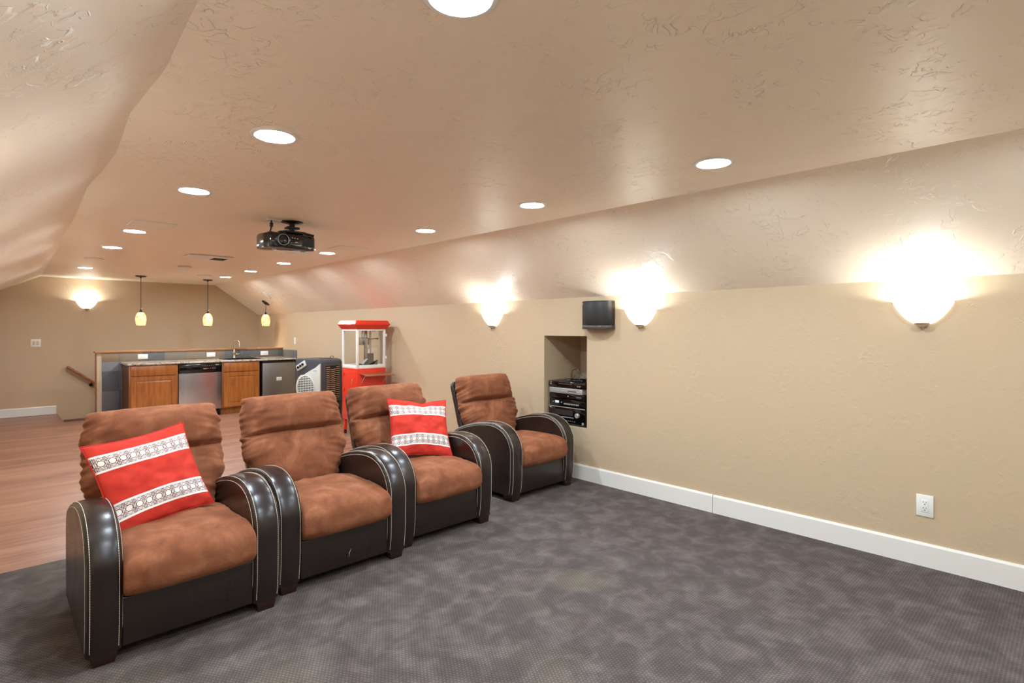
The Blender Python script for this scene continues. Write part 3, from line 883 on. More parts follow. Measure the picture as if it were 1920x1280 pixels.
# ---------------------------------------------------------------- bar cabinets
CF = 9.83          # cabinet front plane
CT = 0.855         # underside of counter
def raised_panel(m, x0, x1, z0, z1, y, depth=0.02, fr=0.055, raised=True):
    """door slab with frame, recess and raised centre"""
    m.box((x0, y - depth, z0), (x1, y, z1), 0.003)
def cabinet(name, label, x0, x1):
    t = thing(name, label, 'cabinet', (x0, CF, 0))
    W = x1 - x0
    m = MB()
    m.box((0, 0, 0.10), (0.018, 0.58, CT)); m.box((W - 0.018, 0, 0.10), (W, 0.58, CT))
    m.box((0.018, 0.56, 0.10), (W - 0.018, 0.58, CT)); m.box((0.018, 0.02, 0.10), (W - 0.018, 0.56, 0.118))
    m.build('carcass', 'maple_side', t, smooth=False)
    m = MB()
    m.box((0, -0.019, 0.10), (0.035, 0, CT), 0.001); m.box((W - 0.035, -0.019, 0.10), (W, 0, CT), 0.001)
    m.box((0.035, -0.019, CT - 0.03), (W - 0.035, 0, CT), 0.001); m.box((0.035, -0.019, 0.675), (W - 0.035, 0, 0.70), 0.001)
    m.box((0.035, -0.019, 0.10), (W - 0.035, 0, 0.13), 0.001)
    m.build('face_frame', 'maple', t)
    m = MB(); m.box((0.0, 0.05, -0.004), (W, 0.065, 0.10)); m.build('toe_kick', 'maple_side' if False else 'maple', t)
    m = MB(); m.box((0.022, -0.040, 0.695), (W - 0.022, -0.0195, 0.842), 0.004, 2); m.build('drawer', 'maple', t)
    m = MB()
    x0_, x1_, z0_, z1_ = 0.022, W - 0.022, 0.115, 0.680
    f = 0.062
    m.box((x0_, -0.040, z0_), (x0_ + f, -0.0195, z1_), 0.003); m.box((x1_ - f, -0.040, z0_), (x1_, -0.0195, z1_), 0.003)
    m.box((x0_ + f, -0.040, z0_), (x1_ - f, -0.0195, z0_ + f), 0.003); m.box((x0_ + f, -0.040, z1_ - f), (x1_ - f, -0.0195, z1_), 0.003)
    a0, a1, b0, b1 = x0_ + f - 0.002, x1_ - f + 0.002, z0_ + f - 0.002, z1_ - f + 0.002
    g = 0.028
    yb, yf = -0.026, -0.036
    o_ = [(a0, yb, b0), (a1, yb, b0), (a1, yb, b1), (a0, yb, b1)]
    i_ = [(a0 + g, yf, b0 + g), (a1 - g, yf, b0 + g), (a1 - g, yf, b1 - g), (a0 + g, yf, b1 - g)]
    for k in range(4):
        m.poly([o_[k], o_[(k + 1) % 4], i_[(k + 1) % 4], i_[k]])
    m.poly(i_)
    m.build('door', 'maple', t, angle=20)
    return t
cabinet('base_cabinet', 'honey wood base cabinet at the left end of the bar', 1.50, 2.137)
cabinet('base_cabinet', 'honey wood base cabinet under the sink', 2.775, 3.365)

# dishwasher
t = thing('dishwasher', 'stainless steel dishwasher with black control panel between the wood cabinets', 'dishwasher', (2.142, CF - 0.03, 0))
W = 0.625
m = MB(); m.box((0.004, 0.03, 0.09), (W - 0.004, 0.60, 0.85)); m.build('tub', 'dark', t)
m = MB()
rows = []
for i in range(13):
    z = 0.105 + (0.700 - 0.105) * i / 12
    rows.append([(0.004 + (W - 0.008) * k / 16, 0.0 - 0.018 * math.sin(PI * k / 16) ** 0.6 - 0.004 * math.sin(PI * i / 12), z) for k in range(17)])
m.grid(rows)
m.box((0.004, 0.0, 0.105), (W - 0.004, 0.03, 0.70))
m.build('door', 'steel', t)
m = MB(); m.box((0.004, -0.020, 0.705), (W - 0.004, 0.03, 0.845), 0.010, 3); cp_ = m.build('control_panel', 'black_gloss', t)
m = MB(); m.box((0.06, -0.0215, 0.812), (0.19, -0.0195, 0.824), 0.001); m.build('door_slot', 'dark_rec', cp_)
m = MB()
for k in range(5): m.box((0.37 + k * 0.035, -0.0222, 0.765), (0.39 + k * 0.035, -0.0195, 0.771), 0.0005)
for k in range(5): m.box((0.37 + k * 0.03, -0.0222, 0.805), (0.376 + k * 0.03, -0.0195, 0.813), 0.0005)
m.box((0.525, -0.0222, 0.815), (0.575, -0.0195, 0.829), 0.0008); m.box((0.345, -0.0222, 0.758), (0.40, -0.0195, 0.772), 0.0008)
m.build('button', 'silver', cp_)
m = MB(); m.box((0.01, 0.04, 0.0), (W - 0.01, 0.06, 0.09)); m.box((W - 0.04, 0.0, 0.01), (W - 0.015, 0.04, 0.10), 0.002); m.build('kick_plate', 'dark', t)

# small fridge
t = thing('mini_fridge', 'grey steel mini fridge under the right end of the counter', 'refrigerator', (3.405, CF - 0.04, 0))
W = 0.575
m = MB(); m.box((0, 0.04, 0.03), (W, 0.60, 0.845), 0.008); m.build('cabinet_body', 'dark', t)
m = MB(); m.box((0.0, -0.012, 0.05), (W, 0.035, 0.815), 0.008, 3); m.build('door', 'steel_dark', t)
m = MB(); m.box((0.0, -0.004, 0.818), (W, 0.04, 0.842), 0.004); m.box((0.50, -0.016, 0.815), (0.545, 0.01, 0.828), 0.003); m.build('hinge_trim', 'dark', t)
m = MB(); m.box((0.235, -0.0145, 0.50), (0.325, -0.0115, 0.56), 0.001); st = m.build('sticker', 'white_plastic', t)
m = MB()
for z_ in (0.514, 0.528, 0.542): m.box((0.245, -0.0152, z_), (0.312, -0.0144, z_ + 0.004))
m.build('print', 'silver', st)
for x_ in (0.06, W - 0.06):
    for y_ in (0.10, 0.54):
        m = MB(); m.cyl((x_, y_, -0.004), (x_, y_, 0.035), 0.018, 12); m.build('foot', 'dark', t)

# countertop with sink cut-out
m = MB()
z0, z1 = 0.857, 0.885
SX0, SX1, SY0, SY1 = 2.90, 3.42, 9.93, 10.33
for lo, hi in (((1.485, 9.775), (SX0, HWY - 0.014)), ((SX1, 9.775), (XW, HWY - 0.014)), ((SX0, 9.775), (SX1, SY0)), ((SX0, SY1), (SX1, HWY - 0.014))):
    m.box((lo[0], lo[1], z0), (hi[0], hi[1], z1))
bmesh.ops.remove_doubles(m.bm, verts=m.bm.verts[:], dist=0.0005)
m.prism([(9.775, z0), (9.768, z0 + 0.006), (9.768, z1 - 0.006), (9.775, z1)], 'X', 1.485, XW)
tag(m.build('countertop', 'granite', smooth=False), 'speckled beige granite countertop of the bar', 'countertop')
t = thing('bar_sink', 'black drop-in sink set into the granite counter', 'sink', ((SX0 + SX1) / 2, (SY0 + SY1) / 2, z1))
a, b = (SX1 - SX0) / 2, (SY1 - SY0) / 2
m = MB()
m.box((-a - 0.02, -b - 0.02, 0), (a + 0.02, -b + 0.02, 0.008), 0.003); m.box((-a - 0.02, b - 0.02, 0), (a + 0.02, b + 0.04, 0.008), 0.003)
m.box((-a - 0.02, -b + 0.02, 0), (-a + 0.02, b - 0.02, 0.008), 0.003); m.box((a - 0.02, -b + 0.02, 0), (a + 0.02, b - 0.02, 0.008), 0.003)
m.build('rim', 'dark', t)
m = MB()
rows = []
for (f_, z_) in ((1.0, 0.0), (0.97, -0.10), (0.90, -0.14), (0.2, -0.15)):
    ring = [(-a * f_ + 0.02, -b * f_ + 0.02, z_), (a * f_ - 0.02, -b * f_ + 0.02, z_), (a * f_ - 0.02, b * f_ - 0.02, z_), (-a * f_ + 0.02, b * f_ - 0.02, z_), (-a * f_ + 0.02, -b * f_ + 0.02, z_)]
    rows.append(ring)
m.grid(rows); m.build('basin', 'dark', t)
t = thing('faucet', 'tall brushed nickel gooseneck faucet behind the sink', 'faucet', (3.12, 10.345, z1 + 0.008))
m = MB(); m.lathe([(0.030, 0), (0.030, 0.01), (0.022, 0.022), (0.020, 0.075), (0.026, 0.095), (0.020, 0.12), (0.013, 0.145), (0.012, 0.16)], 20)
m.build('base', 'nickel', t)
m = MB()
pts = [(0, 0, 0.15), (0, 0, 0.26)] + [(0, -0.05 + 0.05 * math.cos(q), 0.26 + 0.05 * math.sin(q)) for q in [PI * k / 10 for k in range(1, 11)]]
pts = [(p[0] - 0.6 * p[1], p[1] * 0.8, p[2]) for p in pts]
m.tube(pts, 0.011, 12)
e_ = pts[-1]; m.tube([e_, (e_[0], e_[1], e_[2] - 0.02), (e_[0], e_[1], e_[2] - 0.07)], [0.012, 0.016, 0.019], 12)
m.build('spout', 'nickel', t)
m = MB(); m.tube([(0.018, 0, 0.06), (0.05, -0.005, 0.062), (0.085, -0.01, 0.075)], [0.012, 0.010, 0.007], 10); m.ball((0.03, 0, 0.062), 0.017, 12); m.build('handle', 'nickel', t)

# ---------------------------------------------------------------- evaporative cooler
t = thing('evaporative_cooler', 'grey and white portable air cooler with round grille beside the red popcorn cart', 'air cooler', (3.555, 7.80, 0), math.radians(18))
# local: corner at origin, side (slats) runs along +x at y=0, front (white) runs along +y at x=0
DX, DY, H = 0.41, 0.55, 0.955
m = MB()
prof = [(0.0, 0.30), (0.0, H - 0.05), (0.03, H - 0.015), (0.10, H), (DY - 0.05, H), (DY, H - 0.03), (DY, 0.30)]
m.prism(prof, 'X', 0.0, DX, 0.012)
m.build('upper_body', 'gunmetal', t)
m = MB(); m.prism([(0.03, 0.06), (DY - 0.03, 0.06), (DY, 0.30), (0.0, 0.30)], 'X', 0.01, DX - 0.01, 0.012); m.build('water_tank', 'gunmetal_dark', t)
for x_ in (0.06, DX - 0.06):
    for y_ in (0.07, DY - 0.07):
        m = MB(); m.cyl((x_ - 0.012, y_, 0.026), (x_ + 0.012, y_, 0.026), 0.029, 16); m.box((x_ - 0.016, y_ - 0.02, 0.04), (x_ + 0.016, y_ + 0.02, 0.066), 0.004); m.build('caster', 'dark', t)
# slatted side panel
m = MB(); m.box((0.05, -0.006, 0.325), (DX - 0.05, 0.004, H - 0.075), 0.006); sd = m.build('filter_frame', 'gunmetal', t)
m = MB(); m.box((0.078, -0.009, 0.345), (DX - 0.078, -0.004, H - 0.105)); m.build('filter_recess', 'dark_rec', sd)
m = MB()
for (xa, xb, bow) in ((0.085, 0.155, 0.0), (0.170, 0.262, 0.010), (0.277, 0.335, 0.0)):
    for k in range(17):
        z_ = 0.362 + k * 0.029
        mid = (xa + xb) / 2
        if bow and k == 16: continue
        m.tube([(xa, -0.013, z_), (mid, -0.017, z_ - bow), (xb, -0.013, z_)], 0.0062, 6)
m.build('slat', 'pad', sd)
# white front fascia (on x=0 face)
m = MB()
f = [(0.012, 0.31), (0.012, H - 0.065)]
top = [(0.012, H - 0.065), (0.10, H - 0.125), (0.24, H - 0.185), (0.36, H - 0.245)]
arc = [(0.30 + 0.215 * math.cos(q), 0.50 + 0.235 * math.sin(q)) for q in [math.radians(60 - 12 * k) for k in range(0, 15)]]
arc = [(0.30 + 0.225 * math.cos(q), 0.515 + 0.225 * math.sin(q)) for q in [math.radians(58 - 13 * k) for k in range(0, 13)]]
arc = [p for p in arc if p[1] > 0.31]
fp = [(0.012, 0.31)] + top + arc + [(0.36, 0.31)]
m.prism(fp, 'X', -0.020, 0.004, 0.004)
fa = m.build('front_fascia', 'cooler_white', t)
m = MB()
m.lathe([(0.178, 0.0), (0.178, 0.004), (0.0, 0.004)], 40, c=(-0.020, 0.30, 0.520), axis='X'); m.build('grille_back', 'dark_rec', fa)
m = MB()
for k in range(13):
    z_ = -0.156 + k * 0.026
    hw = math.sqrt(max(0, 0.176 ** 2 - z_ ** 2))
    m.box((-0.034, 0.30 - hw, 0.520 + z_ - 0.0065), (-0.022, 0.30 + hw, 0.520 + z_ + 0.0065), 0.002)
for k in range(5):
    a_ = -0.11 + k * 0.055
    hw = math.sqrt(max(0, 0.176 ** 2 - a_ ** 2))
    m.box((-0.030, 0.30 + a_ - 0.003, 0.520 - hw), (-0.023, 0.30 + a_ + 0.003, 0.520 + hw))
m.lathe([(0.186, 0.0), (0.186, 0.014), (0.176, 0.014), (0.176, 0.0)], 40, c=(-0.020, 0.30, 0.520), axis='X')
m.build('grille', 'cooler_white', fa)
m = MB(); m.box((-0.0212, 0.075, 0.775), (-0.0198, 0.150, 0.781)); m.build('marking', 'slot', fa)
# knob panel
Rk = Matrix.Translation((0, 0.43, H - 0.115)) @ Matrix.Rotation(math.radians(-27), 4, 'X')
m = MB(); m.box((-0.018, -0.115, -0.045), (0.004, 0.095, 0.045), 0.008, 3, mat=Rk); kp = m.build('knob_panel', 'cooler_white', t)
for k in (-0.065, -0.01, 0.045):
    c_ = Rk @ Vector((-0.018, k, 0))
    m = MB(); m.lathe([(0.019, 0), (0.017, 0.014), (0, 0.015)], 16, c=c_, axis='X'); m.box((c_.x - 0.022, c_.y - 0.004, c_.z - 0.018), (c_.x - 0.012, c_.y + 0.004, c_.z + 0.018), 0.001); m.build('knob', 'dark', kp)
m = MB(); m.box((0.10, 0.10, H - 0.001), (0.32, 0.16, H + 0.004), 0.002); m.tube([(0.26, 0.10, H + 0.002), (0.27, 0.10, H + 0.03), (0.30, 0.10, H + 0.035), (0.33, 0.10, H + 0.025), (0.335, 0.10, H + 0.002)], 0.004, 6); m.build('lid_handle', 'dark', t)

# ---------------------------------------------------------------- popcorn cart
t = thing('popcorn_cart', 'red and white popcorn machine cart with glass cabinet against the right wall', 'popcorn machine', (3.44, 6.50, 0))
W, D = 0.42, 0.41
m = MB(); m.box((0, 0, 0.20), (W, D, 0.885), 0.004); base = m.build('cart_base', 'red_metal', t)
m = MB(); m.box((-0.006, 0.04, 0.25), (-0.001, D - 0.06, 0.84), 0.002); dr = m.build('side_door', 'red_metal', t)
m = MB(); m.tube([(-0.008, 0.08, 0.68), (-0.030, 0.075, 0.69), (-0.034, 0.075, 0.72), (-0.026, 0.075, 0.75), (-0.008, 0.08, 0.76)], 0.005, 8); m.build('door_handle', 'chrome', dr)
m = MB()
for z_ in (0.60, 0.80): m.cyl((-0.010, D - 0.055, z_ - 0.025), (-0.010, D - 0.055, z_ + 0.025), 0.006, 8)
m.build('hinge', 'red_metal', dr)
for x_ in (0.03, W - 0.03):
    for y_ in (0.03, D - 0.03):
        m = MB(); m.box((x_ - 0.018, y_ - 0.018, 0.05), (x_ + 0.018, y_ + 0.018, 0.20), 0.002); lg = m.build('leg', 'red_metal', t)
        m = MB(); m.cyl((x_ - 0.01, y_, 0.021), (x_ + 0.01, y_, 0.021), 0.025, 14); m.box((x_ - 0.014, y_ - 0.014, 0.03), (x_ + 0.014, y_ + 0.014, 0.052)); m.build('caster', 'dark', lg)
# fold-down shelf
m = MB(); m.prism([(-0.19, 0.800), (-0.19, 0.794), (0.0, 0.818), (0.0, 0.826)], 'X', 0.04, 0.45, 0.001); sh = m.build('serving_shelf', simple('brown_shelf', srgb(150, 84, 52), 0.35), t)
for x_ in (0.06, W - 0.04):
    m = MB(); m.tube([(x_, -0.001, 0.69), (x_, -0.11, 0.798)], 0.005, 6); m.build('bracket', 'silver', sh)
# white frame and glass cabinet
ZG0, ZG1 = 0.885, 1.40
m = MB()
for x_ in (0.0, W - 0.028):
    for y_ in (0.0, D - 0.028):
        m.box((x_, y_, ZG0), (x_ + 0.028, y_ + 0.028, ZG1), 0.002)
for z0_, z1_ in ((ZG0, ZG0 + 0.045), (ZG1 - 0.02, ZG1)):
    m.box((0.028, 0.0, z0_), (W - 0.028, 0.022, z1_), 0.002); m.box((0.028, D - 0.022, z0_), (W - 0.028, D, z1_), 0.002)
    m.box((0.0, 0.028, z0_), (0.022, D - 0.028, z1_), 0.002); m.box((W - 0.022, 0.028, z0_), (W, D - 0.028, z1_), 0.002)
m.build('cabinet_frame', 'cart_white', t)
m = MB(); m.box((0.022, 0.022, ZG0), (W - 0.022, D - 0.022, ZG0 + 0.012)); m.build('cabinet_floor', 'steel', t)
for pts in (((0.028, 0.010), (W - 0.028, 0.013)), ((0.010, 0.028), (0.013, D - 0.028)), ((W - 0.013, 0.028), (W - 0.010, D - 0.028)), ((0.028, D - 0.013), (W - 0.028, D - 0.010))):
    m = MB(); m.box((pts[0][0], pts[0][1], ZG0 + 0.045), (pts[1][0], pts[1][1], ZG1 - 0.02)); m.build('glass_pane', 'glass', t, smooth=False)
m = MB()
for z_ in (1.02, 1.32):
    m.box((W, -0.012, z_ - 0.018), (W + 0.012, 0.02, z_ + 0.018), 0.002)
m.build('door_hinge', 'cart_white', t)
# canopy
m = MB()
e1 = 0.045
def rect(o_, z_): return [(-o_, -o_, z_), (W + o_, -o_, z_), (W + o_, D + o_, z_), (-o_, D + o_, z_)]
lev = [rect(0.004, ZG1), rect(e1, ZG1 + 0.060), rect(e1, ZG1 + 0.066), rect(0.020, ZG1 + 0.115)]
vs = [[m.bm.verts.new(p) for p in l_] for l_ in lev]
for A, B in zip(vs, vs[1:]):
    for k in range(4): m.bm.faces.new((A[k], A[(k + 1) % 4], B[(k + 1) % 4], B[k]))
m.bm.faces.new(vs[0][::-1]); m.bm.faces.new(vs[-1])
m.build('canopy', 'red_metal', t, smooth=False)
# kettle, arm, chute
m = MB(); m.lathe([(0.0, 0.0), (0.075, 0.002), (0.080, 0.02), (0.080, 0.095), (0.074, 0.10), (0.0, 0.105)], 28, c=(0.20, 0.20, 1.185)); kt = m.build('kettle', 'steel', t)
m = MB(); m.tube([(0.25, 0.14, 1.185), (0.235, 0.11, 1.15), (0.22, 0.10, 1.135), (0.205, 0.11, 1.15), (0.19, 0.14, 1.185)], 0.004, 6); m.build('pour_loop', 'chrome', kt)
m = MB(); m.tube([(0.27, 0.19, 1.265), (0.345, 0.14, 1.272), (0.36, 0.13, 1.272), (0.38, 0.115, 1.272)], [0.005, 0.006, 0.010, 0.011], 8); m.build('kettle_handle', 'rail_wood', kt)
m = MB(); m.box((0.10, 0.19, 1.25), (0.12, 0.21, ZG1)); m.box((0.10, 0.19, 1.25), (0.14, 0.21, 1.27)); m.box((0.26, 0.26, 0.90), (0.295, 0.30, ZG1), 0.003); m.tube([(0.19, 0.2, 1.29), (0.20, 0.2, ZG1)], 0.02, 12); m.build('hanger_arm', 'steel', t)
m = MB()
m.prism([(0.25, 0.90), (0.395, 0.90), (0.395, 1.07), (0.27, 1.07)], 'Y', 0.27, 0.275)
m.prism([(0.25, 0.90), (0.27, 0.90), (0.27, 1.0), (0.20, 0.93)], 'Y', 0.20, 0.27)
m.prism([(0.14, 0.897), (0.27, 0.897), (0.36, 0.99), (0.36, 0.90)], 'Y', 0.10, 0.104)
m.build('popcorn_chute', 'steel_dark', t)
m = MB(); m.lathe([(0.04, ZG1), (0.04, ZG1 - 0.012), (0.025, ZG1 - 0.03), (0, ZG1 - 0.03)], 16, c=(0.31, 0.12, 0)); m.build('lamp_socket', 'steel_dark', t)
# heap of kernels / scoop on the deck
m = MB(); m.tube([(0.06, 0.10, ZG0 + 0.03), (0.12, 0.14, ZG0 + 0.035), (0.17, 0.16, ZG0 + 0.04)], [0.03, 0.028, 0.010], 10); m.build('scoop', 'steel_dark', t)

# ---------------------------------------------------------------- niche: stacked equipment
XE = XW + 0.035      # front plane of the stack
NYC = (NY0 + NY1) / 2
Z = NZ0
def gear(name, label, cat, h, y0, y1, depth, mat, xoff=0.0):
    """box with faceplate; local x along the wall (toward -Y world), front at -y (toward the room)"""
    global Z
    t = thing(name, label, cat, (XE + xoff, (y0 + y1) / 2, Z), -PI / 2)
    w_ = y1 - y0
    foot = 0.008
    for sx in (-1, 1):
        for yy in (0.04, depth - 0.04):
            m = MB(); m.cyl((sx * (w_ / 2 - 0.04), yy, 0), (sx * (w_ / 2 - 0.04), yy, foot), 0.012, 10); m.build('foot', 'dark', t)
    m = MB(); m.box((-w_ / 2, 0.012, foot), (w_ / 2, depth, foot + h), 0.003); m.build('case', 'dark' if mat != 'silver' else 'silver', t)
    m = MB(); m.box((-w_ / 2, 0, foot), (w_ / 2, 0.014, foot + h), 0.003); fp_ = m.build('front_panel', mat, t)
    Z += h + foot
    return t, fp_, w_, foot
YA, YBb = 3.225, 3.685
# receiver
t, fpn, w_, fo = gear('av_receiver', 'black audio receiver with round volume knob at the bottom of the niche stack', 'receiver', 0.165, YA, YBb, 0.38, 'black_gloss')
m = MB(); m.lathe([(0.024, 0), (0.023, 0.018), (0.019, 0.022), (0, 0.022)], 28, c=(0.14, 0, fo + 0.095), axis='Y'); m.build('volume_knob', 'silver', t)
m = MB(); m.box((-w_ / 2 + 0.002, -0.002, fo + 0.157), (w_ / 2 - 0.002, 0.004, fo + 0.164), 0.0005); m.box((-0.06, -0.002, fo + 0.062), (0.09, 0.002, fo + 0.070), 0.0005)
for k in range(5): m.box((0.0 + k * 0.024, -0.002, fo + 0.030), (0.010 + k * 0.024, 0.001, fo + 0.035), 0.0004)
m.build('trim_strip', 'silver', fpn)
m = MB(); m.box((-0.15, -0.001, fo + 0.085), (0.08, 0.001, fo + 0.135)); m.build('display', 'dark_rec', fpn)
m = MB(); m.box((-0.215, -0.001, fo + 0.142), (-0.205, 0.0005, fo + 0.150)); m.box((-0.200, -0.001, fo + 0.144), (-0.185, 0.0005, fo + 0.148)); m.build('marking', 'white_plastic', fpn)
m = MB(); m.lathe([(0.012, 0), (0.012, 0.006), (0.006, 0.008), (0, 0.008)], 16, c=(0.205, 0, fo + 0.024), axis='Y'); m.build('jack', 'silver', fpn)
# disc player 2
t, fpn, w_, fo = gear('cassette_deck', 'black component with lit display above the receiver', 'media player', 0.062, YA + 0.01, YBb - 0.01, 0.34, 'black_gloss')
m = MB(); m.box((-0.145, -0.001, fo + 0.024), (-0.095, 0.001, fo + 0.046)); m.build('display', 'display', fpn)
m = MB()
for k in range(9): m.box((-0.03 + k * 0.021, -0.003, fo + 0.014), (-0.016 + k * 0.021, 0.001, fo + 0.028), 0.001)
m.box((-0.175, -0.003, fo + 0.026), (-0.165, 0.001, fo + 0.036), 0.001); m.lathe([(0.007, 0), (0.006, 0.006), (0, 0.006)], 12, c=(-0.06, 0, fo + 0.032), axis='Y')
m.build('button', 'silver', fpn)
t, fpn, w_, fo = gear('cable_box', 'slim black box with curved front, third from the bottom of the stack', 'media player', 0.042, YA + 0.02, YBb, 0.30, 'black_gloss', 0.01)
m = MB()
m.ball((0.155, 0.0, fo + 0.020), (0.035, 0.004, 0.009), 16); m.build('button_ring', 'gunmetal', fpn)
m = MB(); m.box((0.018, -0.001, fo + 0.022), (0.026, 0.001, fo + 0.030)); m.build('marking', 'white_plastic', fpn)
t, fpn, w_, fo = gear('disc_player', 'silver disc player in the middle of the niche stack', 'disc player', 0.052, YA + 0.035, YBb - 0.01, 0.33, 'silver')
m = MB(); m.box((0.03, -0.001, fo + 0.020), (0.135, 0.001, fo + 0.031)); m.box((-0.20, -0.001, fo + 0.038), (0.19, 0.001, fo + 0.040)); m.box((-0.20, -0.001, fo + 0.008), (0.19, 0.001, fo + 0.010)); m.build('disc_tray', 'gunmetal', fpn)
t, fpn, w_, fo = gear('disc_recorder', 'black disc recorder on top of the niche stack', 'disc player', 0.056, YA, YBb, 0.35, 'black_gloss')
m = MB(); m.box((-0.10, -0.001, fo + 0.032), (0.07, 0.001, fo + 0.034)); m.box((-0.215, -0.001, fo + 0.045), (-0.185, 0.001, fo + 0.050))
for k in (0.145, 0.168): m.lathe([(0.007, 0), (0.006, 0.005), (0, 0.005)], 12, c=(k, 0, fo + 0.018), axis='Y')
m.lathe([(0.009, 0), (0.008, 0.004), (0, 0.004)], 14, c=(-0.200, 0, fo + 0.026), axis='Y')
m.build('button', 'silver', fpn)
# cables on top
t = thing('coiled_cable', 'loose coil of black cable on top of the disc recorder', 'cable', (XE + 0.06, NYC - 0.04, Z), -PI / 2)
m = MB(); pts = []
for k in range(90):
    a_ = k * 0.42
    rr = 0.055 + 0.02 * n3(k * 0.13, 1, 3)
    pts.append((1.5 * rr * math.cos(a_) + 0.02 * n3(k * 0.09, 2, 2), 0.06 + 0.8 * rr * math.sin(a_), 0.008 + 0.026 * (0.5 + 0.5 * math.sin(a_ * 0.37)) * (0.6 + 0.4 * n3(k * 0.2, 5, 5))))
m.tube(pts, 0.0042, 6); m.build('coil', 'dark', t)
m = MB()
loop = [(-0.055, 0.03, 0.02), (-0.060, 0.03, 0.07), (-0.045, 0.03, 0.105), (-0.015, 0.03, 0.122), (0.02, 0.03, 0.112), (0.05, 0.03, 0.085), (0.07, 0.03, 0.062), (0.105, 0.03, 0.050), (0.125, 0.03, 0.035), (0.11, 0.03, 0.014)]
m.tube(loop, 0.0036, 6)
m.tube([(-0.02, 0.0, 0.065), (-0.01, 0.0, 0.045), (0.01, 0.0, 0.06), (0.05, 0.0, 0.05), (0.07, 0.0, 0.02)], 0.0034, 6)
m.tube([(-0.13, 0.02, 0.012), (-0.10, 0.0, 0.006), (-0.06, 0.01, 0.010)], 0.0046, 6)
m.build('loose_loop', 'dark', t)

# wall speaker
t = thing('surround_speaker', 'black curved surround speaker mounted on the wall above the niche', 'speaker', (XW, 3.02, 1.40), -PI / 2)
W2 = 0.16
def spk_prof(sc=1.0):
    pts = [(-W2 * sc, 0.0)]
    for k in range(33):
        u = -math.cos(PI * k / 32)
        pts.append((W2 * sc * u, -(0.020 + 0.125 * math.sqrt(max(0, 1 - 0.93 * u * u))) * sc))
    pts.append((W2 * sc, 0.0))
    return pts
m = MB(); m.prism(spk_prof(), 'Z', 0.036, 0.245, 0.003); m.build('grille', simple('black_cloth_grille', srgb(26, 22, 19), 0.5, bump=0.3, bump_s=900), t)
m = MB(); m.prism(spk_prof(1.015), 'Z', 0.0, 0.034, 0.003); m.build('base_band', simple('pewter_plastic', srgb(84, 78, 74), 0.3, 0.5), t)
m = MB(); m.prism(spk_prof(0.99), 'Z', 0.245, 0.252, 0.002); m.build('top_cap', 'dark', t)
m = MB(); m.box((-0.118, -0.1135, 0.222), (-0.092, -0.095, 0.232)); m.build('badge', simple('copper_badge', srgb(190, 150, 120), 0.4), t)

# ---------------------------------------------------------------- recliners
CW, AW = 0.780, 0.125
def arm_profile():
    """(y,z) outline from front bottom up over the crest to the back bottom"""
    pts = [(0.02, 0.045), (0.004, 0.16), (0.0, 0.30), (0.0, 0.405), (0.012, 0.460), (0.038, 0.510), (0.078, 0.553), (0.130, 0.585), (0.190, 0.603), (0.260, 0.611), (0.35, 0.607), (0.46, 0.590), (0.58, 0.560), (0.68, 0.526), (0.735, 0.503), (0.772, 0.474), (0.793, 0.435), (0.800, 0.39), (0.800, 0.25), (0.795, 0.045)]
    # catmull resample
    out = []
    for i in range(len(pts) - 1):
        p0 = Vector(pts[max(i - 1, 0)]); p1 = Vector(pts[i]); p2 = Vector(pts[i + 1]); p3 = Vector(pts[min(i + 2, len(pts) - 1)])
        for k in range(4):
            t_ = k / 4
            out.append(0.5 * ((2 * p1) + (-p0 + p2) * t_ + (2 * p0 - 5 * p1 + 4 * p2 - p3) * t_ ** 2 + (-p0 + 3 * p1 - 3 * p2 + p3) * t_ ** 3))
    out.append(Vector(pts[-1]))
    return out
AP = arm_profile()
def normals(P):
    ns = []
    for i in range(len(P)):
        d_ = P[min(i + 1, len(P) - 1)] - P[max(i - 1, 0)]
        n_ = Vector((-d_.y, d_.x))   # points outward (front / up / back)
        n_.normalize(); ns.append(n_)
    return ns
AN = normals(AP)
